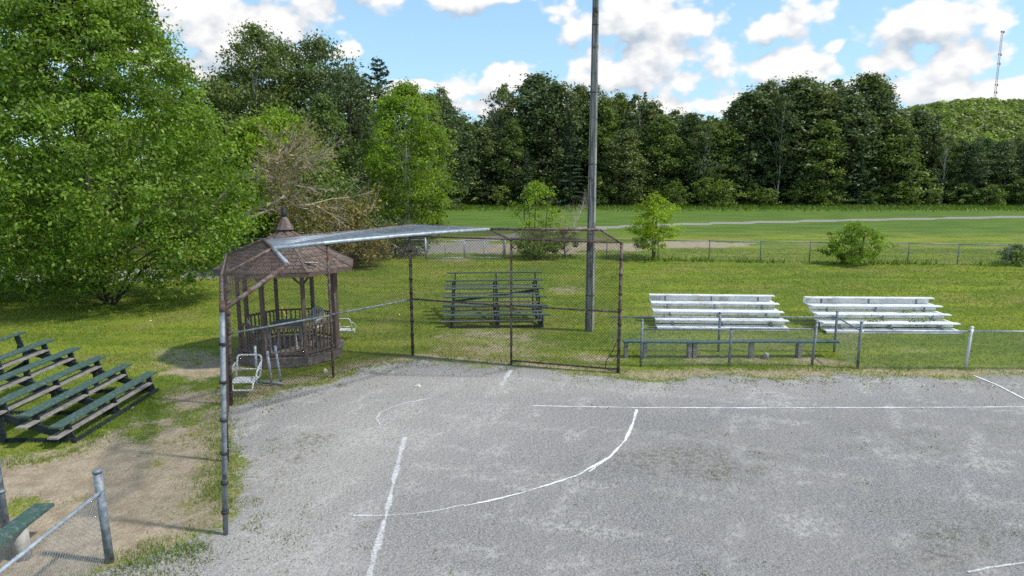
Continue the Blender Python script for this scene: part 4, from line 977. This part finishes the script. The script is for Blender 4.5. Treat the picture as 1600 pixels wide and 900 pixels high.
white_bleacher(((A1[0]+A2[0])/2, (A1[1]+A2[1])/2-.15), -.055, 'white four row bleacher nearer the backstop, behind the dugout bench', 4.38)
B1 = G(1285, 504, .3); B2 = G(1504, 508, .3)
white_bleacher(((B1[0]+B2[0])/2, (B1[1]+B2[1])/2-.15), -.03, 'white four row bleacher farther right, with weeds growing through its boards', 4.40)
def weeds(cx, cy, z, r, h, n, label, seed):
    g = np.random.default_rng(seed); P = np.stack([cx+g.normal(size=n)*r*.5, cy+g.normal(size=n)*.09, z+np.abs(g.normal(size=n))*h*.5], -1)
    o = link('weed_clump', leaf_mesh('weed_clump', P, g.normal(size=(n, 3))+np.array([0, 0, .5]), .06, tints(n, None, .3), M['leaf_mid'])); tag(o, label, 'weeds')
bx, by = (B1[0]+B2[0])/2, (B1[1]+B2[1])/2
weeds(bx-.45, by+.35, .2, .38, .22, 260, 'leafy weed clump rising between the lower boards of the right white bleacher', 1)
weeds(bx+1.1, by+.35, .2, .42, .20, 260, 'wider weed clump right of centre on the right white bleacher', 2)
weeds(bx+.95, by+.90, .4, .25, .14, 130, 'weeds growing on the third row of the right white bleacher', 3)
weeds((A1[0]+A2[0])/2+1.0, by+1.1, .22, .25, .12, 90, 'small weeds on the middle boards of the left white bleacher', 4)

# ------------------------------------------------------------------ utility pole
up = empty('utility_pole', (2.55, 21.95, 0), 'tall weathered grey wooden utility pole behind the backstop', 'pole')
b = MB(); ptsz = [-.2, 1, 3, 5, 7, 9, 11, 13.2]; n = 14; base = 0
for z in ptsz:
    r = .155-.0052*z
    for k in range(n):
        a = 2*PI*k/n; q = r*(1-.10*(k == 10)-.05*(k == 4)+.02*math.sin(3*a)); b.v.append(Vector((q*math.cos(a), q*math.sin(a), z)))
for i in range(len(ptsz)-1):
    for k in range(n): k2 = (k+1) % n; b.f.append([i*n+k, i*n+k2, (i+1)*n+k2, (i+1)*n+k]); b.sm.append(True)
b.f.append([(len(ptsz)-1)*n+k for k in range(n)]); b.sm.append(False)
b.build('shaft', M['pole'], up)
MB().tube([(.05, -.155, 0), (.05, -.150, 5), (.055, -.115, 10), (.055, -.10, 13)], .016, 6).build('conduit', M['galvdull'], up)
MB().tube([(-.11, -.11, 0), (-.10, -.10, 5), (-.075, -.085, 13)], .008, 5).build('ground_wire', M['band'], up)
bm_ = MB().tube([(0, 0, -.012), (0, 0, .012)], [.150, .150], 14)
for z in (1.2, 3.2, 5.4, 7.6, 9.6): q = link('strap', bm_.mesh('strap', M['band']) if z == 1.2 else sm_, up, (0, 0, z)); sm_ = q.data; q.scale = ((.158-.0052*z)/.15,)*2+(1,)

# ------------------------------------------------------------------ gazebo
GC = Vector((-6.31, 18.98, 0)); gz = empty('gazebo', GC, 'brown wooden eight sided gazebo with a shingled roof behind the left wing of the backstop', 'gazebo', rz=math.radians(11))
RA = 1.42
def oct(r, k, off=0): a = math.radians(22.5+45*k+off); return Vector((r*math.cos(a), r*math.sin(a), 0))
ZD = .24
b = MB()
for k in range(8):
    p0, p1 = oct(RA+.06, k), oct(RA+.06, k+1); MB().beam(p0+Vector((0, 0, .13)), p1+Vector((0, 0, .13)), .05, .22).build('fascia_board', M['gazdeck'], gz)
xw = .14; x = -1.42
while x < 1.44:     # deck boards clipped to the octagon
    hy = min(1.38, (RA+.03)*math.cos(math.radians(22.5))*math.sqrt(2)-abs(x)) if abs(x) > .55 else 1.39
    MB().box((x, 0, ZD+.012), (xw-.012, 2*hy, .03)).build('deck_board', M['gazdeck'], gz); x += xw
for k in range(8):
    p = oct(RA-.06, k); MB().beam(p+Vector((0, 0, .02)), p+Vector((0, 0, 2.62)), .095, .095, (math.cos(math.radians(22.5+45*k)), math.sin(math.radians(22.5+45*k)), 0)).build('post', M['gazwood'], gz)
    a_, c_ = oct(RA-.06, k), oct(RA-.06, k+1)
    MB().beam(a_+Vector((0, 0, 2.52)), c_+Vector((0, 0, 2.52)), .045, .14).build('lintel', M['gazwood'], gz)
    for e0, e1 in ((a_, c_), (c_, a_)):
        d = (e1-e0).normalized(); MB().beam(e0+d*.05+Vector((0, 0, 2.25)), e0+d*.28+Vector((0, 0, 2.46)), .035, .05).build('corner_brace', M['gazwood'], gz)
    if k == 3: continue      # entrance side
    MB().beam(a_+Vector((0, 0, 1.08)), c_+Vector((0, 0, 1.08)), .075, .045).build('hand_rail', M['gazwood'], gz)
    MB().beam(a_+Vector((0, 0, .36)), c_+Vector((0, 0, .36)), .045, .06).build('lower_rail', M['gazwood'], gz)
    if k == 0: bal = MB().box((0, 0, .72), (.034, .034, .70)).mesh('baluster', M['gazwood'])
    for i in range(1, 8):
        q = a_.lerp(c_, i/8); link('baluster', bal, gz, (q.x, q.y, 0), (0, 0, math.radians(45*k+45)))
# roof: eight facets of lapped shingles, hips and a small raised cap
EV = 1.92; ZV = 2.60; ZA = 3.62
for k in range(8):
    p0, p1 = oct(EV, k), oct(EV, k+1)
    pts = [p0+Vector((0, 0, ZV)), p1+Vector((0, 0, ZV)), Vector((0, 0, ZA)), p0+Vector((0, 0, ZV-.05)), p1+Vector((0, 0, ZV-.05)), Vector((0, 0, ZA-.06))]
    MB().poly(pts, [(0, 1, 2), (5, 4, 3), (0, 3, 4, 1), (1, 4, 5, 2), (2, 5, 3, 0)]).build('roof_panel', M['gazwood'], gz)
    V_ = []; F_ = []; T_ = []; rr = random.Random(k)
    nrm = (p1-p0).cross(Vector((0, 0, ZA))-Vector((p0.x, p0.y, ZV))).normalized()
    if nrm.z < 0: nrm = -nrm
    rows = 13
    for r_ in range(rows):
        s0 = r_/rows; s1 = min((r_+1.25)/rows, .995)
        a0 = pts[0].lerp(pts[2], s0); a1 = pts[1].lerp(pts[2], s0); b0 = pts[0].lerp(pts[2], s1); b1 = pts[1].lerp(pts[2], s1)
        m_ = max(1, int((a1-a0).length/.19)); o_ = (r_ % 2)*.5
        for j in range(-1, m_+1):
            f0 = max(0, (j+o_)/m_); f1 = min(1, (j+1+o_)/m_-.015)
            if f1 <= f0: continue
            lift = .010+rr.random()*.012; q = len(V_)
            A_, B_, C_, D_ = a0.lerp(a1, f0)+nrm*(lift+.012), a0.lerp(a1, f1)+nrm*(lift+.012), b0.lerp(b1, f1)+nrm*.006, b0.lerp(b1, f0)+nrm*.006
            for w_ in (A_, B_, C_, D_, A_-nrm*.02, B_-nrm*.02): V_.append(tuple(w_))
            l = rr.uniform(.7, 1.35); T_ += [(l, l*rr.uniform(.92, 1.05), l*rr.uniform(.9, 1.05), 1)]*6
            F_ += [(q, q+1, q+2, q+3), (q+4, q+5, q+1, q)]
    link('shingles', np_mesh('shingles', np.array(V_), np.array(F_), M['shingle'], np.array(T_)), gz, kind='stuff')
    e = p0+Vector((0, 0, ZV)); MB().beam(e+nrm*.02, Vector((0, 0, ZA+.02)), .09, .03).build('hip_cap', M['gazwood'], gz)
    MB().beam(p0+Vector((0, 0, ZV-.05)), p1+Vector((0, 0, ZV-.05)), .03, .09).build('eave_board', M['gazwood'], gz)
c_ = MB()
for k in range(8):
    p0, p1 = oct(.25, k), oct(.25, k+1); q0, q1 = oct(.05, k), oct(.05, k+1); n_ = len(c_.v)
    c_.poly([p0+Vector((0, 0, 3.60)), p1+Vector((0, 0, 3.60)), q1+Vector((0, 0, 3.98)), q0+Vector((0, 0, 3.98)), Vector((0, 0, 4.10))], [(0, 1, 2, 3), (3, 2, 4)])
c_.build('roof_cap', M['gazwood'], gz)
MB().tube([(0, 0, 3.9), (0, 0, 4.05), (0, 0, 4.1), (0, 0, 4.20)], [.06, .085, .06, .03], 10).build('finial', M['gdark'], gz)
for (a, r_) in ((.2, .9), (.32, 1.4)):  # pale twig / litter strip on the roof
    pass
o = MB().box((0, 0, 0), (.34, .10, .012)).build('white_board', M['white']); o.location = (-5.25, 17.75, 2.82); o.rotation_euler = (-.42, .1, .35); tag(o, 'scrap of white board lying on the front right slope of the gazebo roof', 'board')

def chair(loc, rz, label):
    o = empty('garden_chair', loc, label, 'chair', 'plastic chairs in the gazebo', rz)
    MB().box((0, 0, .43), (.46, .44, .03), bevel=.01).build('seat', M['greyplastic'], o)
    b = MB(); pts = [(-.23, .22, .44), (-.26, .27, .70), (-.18, .31, .90), (0, .33, .97), (.18, .31, .90), (.26, .27, .70), (.23, .22, .44)]
    b.tube(pts, .02, 6)
    for x in (-.15, -.08, 0, .08, .15): b.beam((x*.8, .22, .45), (x, .31, .93 if abs(x) < .1 else .88), .045, .012, (0, 1, 0))
    b.build('backrest', M['greyplastic'], o)
    for x in (-.24, .24):
        MB().beam((x, -.2, .66), (x, .26, .68), .05, .02).build('armrest', M['greyplastic'], o)
        for y in (-.2, .2): MB().beam((x, y, 0), (x*.95, y*.95, .66 if y < 0 else .44), .04, .04, (0, 1, 0)).build('leg', M['greyplastic'], o)
    return o
ztop = ZD+.03
chair((-5.85, 19.55, ztop), -.3, 'round backed grey plastic chair at the rear of the gazebo floor')
chair((-6.9, 18.3, ztop), 2.1, 'grey plastic chair near the front left rail inside the gazebo')
tb = empty('garden_table', (-6.3, 18.85, ztop), 'round dull green garden table inside the gazebo', 'table')
MB().tube([(0, 0, .68), (0, 0, .70), (0, 0, .715)], [.50, .52, .50], 24).build('tabletop', M['tabletop'], tb)
for k in range(4):
    a = PI/4+k*PI/2; MB().beam((.38*math.cos(a), .38*math.sin(a), 0), (.3*math.cos(a), .3*math.sin(a), .68), .05, .05, (0, 1, 0)).build('leg', M['greyplastic'], tb)

# white tubular glider seats and their grey posts
def rrect(w, z0, z1, y0, y1, r=.09, n=5):
    pts = []
    for (cx, s, a0) in ((w/2-r, 1, 0), (-(w/2-r), -1, PI/2)):
        for i in range(n+1):
            a = a0+PI/2*i/n; pts.append((cx+r*math.cos(a), 0, 1-r*0+r*math.sin(a)))
    return [(w/2, y0, z0)]+[(x, y1, z1-r+(z-1)) for x, _, z in pts]+[(-w/2, y0, z0)]
def glider(loc, rz, label):
    o = empty('garden_glider', loc, label, 'glider', 'white tubular glider seats', rz)
    MB().tube(rrect(.56, .42, .98, .0, .17), .024, 8).build('back_frame', M['white'], o)
    MB().tube([(-.27, .06, .62), (.27, .06, .62)], .016, 8).build('back_rung', M['white'], o)
    b = MB(); b.tube([(-.26, 0, .42), (-.26, -.38, .42), (-.22, -.42, .40), (.22, -.42, .40), (.26, -.38, .42), (.26, 0, .42)], .018, 8); b.build('seat_frame', M['white'], o)
    s_ = MB()
    for i in range(9): s_.box((0, -.03-.045*i, .425), (.50, .032, .012))
    s_.build('seat_slats', M['white'], o)
    MB().tube([(-.24, -.40, .40), (-.22, -.44, .20), (.22, -.44, .20), (.24, -.40, .40)], .024, 8).build('foot_rest', M['white'], o)
    for x in (-.30, .30): MB().tube([(x, .04, .80), (x, -.16, .72), (x, -.34, .60), (x, -.36, .34)], .021, 8).build('arm', M['white'], o)
    return o
glider((-6.28, 15.66, 0), .06, 'white tubular glider seat standing just outside the left wing of the backstop')
C.objects['garden_glider'].scale = (1, 1, .88)
glider((-5.18, 20.6, 0), 3.05, 'second white tubular seat half hidden at the right rear of the gazebo')
C.objects['garden_glider.001'].scale = (.85, .85, .75)
gf = empty('steel_stand', (-6.12, 16.0, 0), 'grey steel glider frame uprights standing beside the white glider seat', 'frame')
for x, y, h, l in ((-.22, .35, .95, 0), (.20, .10, .88, -.03), (.36, .25, .98, -.05)):
    MB().tube([(x-l, y, 0), (x+l, y, h)], .035, 8).build('upright', M['galv'], gf)
MB().tube([(-.2, .35, .05), (.5, .12, .05)], .03, 8).build('foot_bar', M['galv'], gf)
o = MB().tube([(-7.3, 21.2, .95), (-7.05, 21.1, .42)], .02, 6).build('yellow_stick', M['yellow']); tag(o, 'thin yellow stick leaning on the far gazebo rail', 'stick')
o.data.transform(Matrix.Translation((0, 0, .0)))

# bits on the ground
def scrap(px, py, s, label, mat='paper', cat='scrap', seed=1, nm='paper_scrap', flat=.25):
    rr = random.Random(seed); x, y = G(px, py); b = MB(); n = 7
    top = [Vector((math.cos(2*PI*k/n)*s*rr.uniform(.6, 1), math.sin(2*PI*k/n)*s*rr.uniform(.5, .9), s*flat*rr.uniform(.3, 1))) for k in range(n)]
    bot = [Vector((q.x*1.05, q.y*1.05, -.01)) for q in top]
    b.poly(top+bot+[Vector((0, 0, s*flat*1.4))], [(k, (k+1) % n, 2*n) for k in range(n)]+[(n+k, n+(k+1) % n, (k+1) % n, k) for k in range(n)])
    o = b.build(nm, M[mat]); o.location = (x, y, 0); tag(o, label, cat)
scrap(203, 637, .10, 'crumpled white paper scrap on the dirt beside the left green bleacher', seed=2)
scrap(167, 661, .04, 'tiny white scrap in the grass in front of the left green bleacher', seed=3)
scrap(508, 581, .09, 'pale stone beside the gazebo base near the gravel', 'stone', 'stone', 4, 'stone', .9)
scrap(652, 604, .10, 'flat pale stone on the gravel inside the backstop', 'stone', 'stone', 5, 'stone', .4)
scrap(235, 501, .06, 'small white scrap on the shaded lawn under the big tree', seed=6)
scrap(1128, 557, .09, 'pale stone in the grass under the dugout bench', 'stone', 'stone', 7, 'stone', .5)
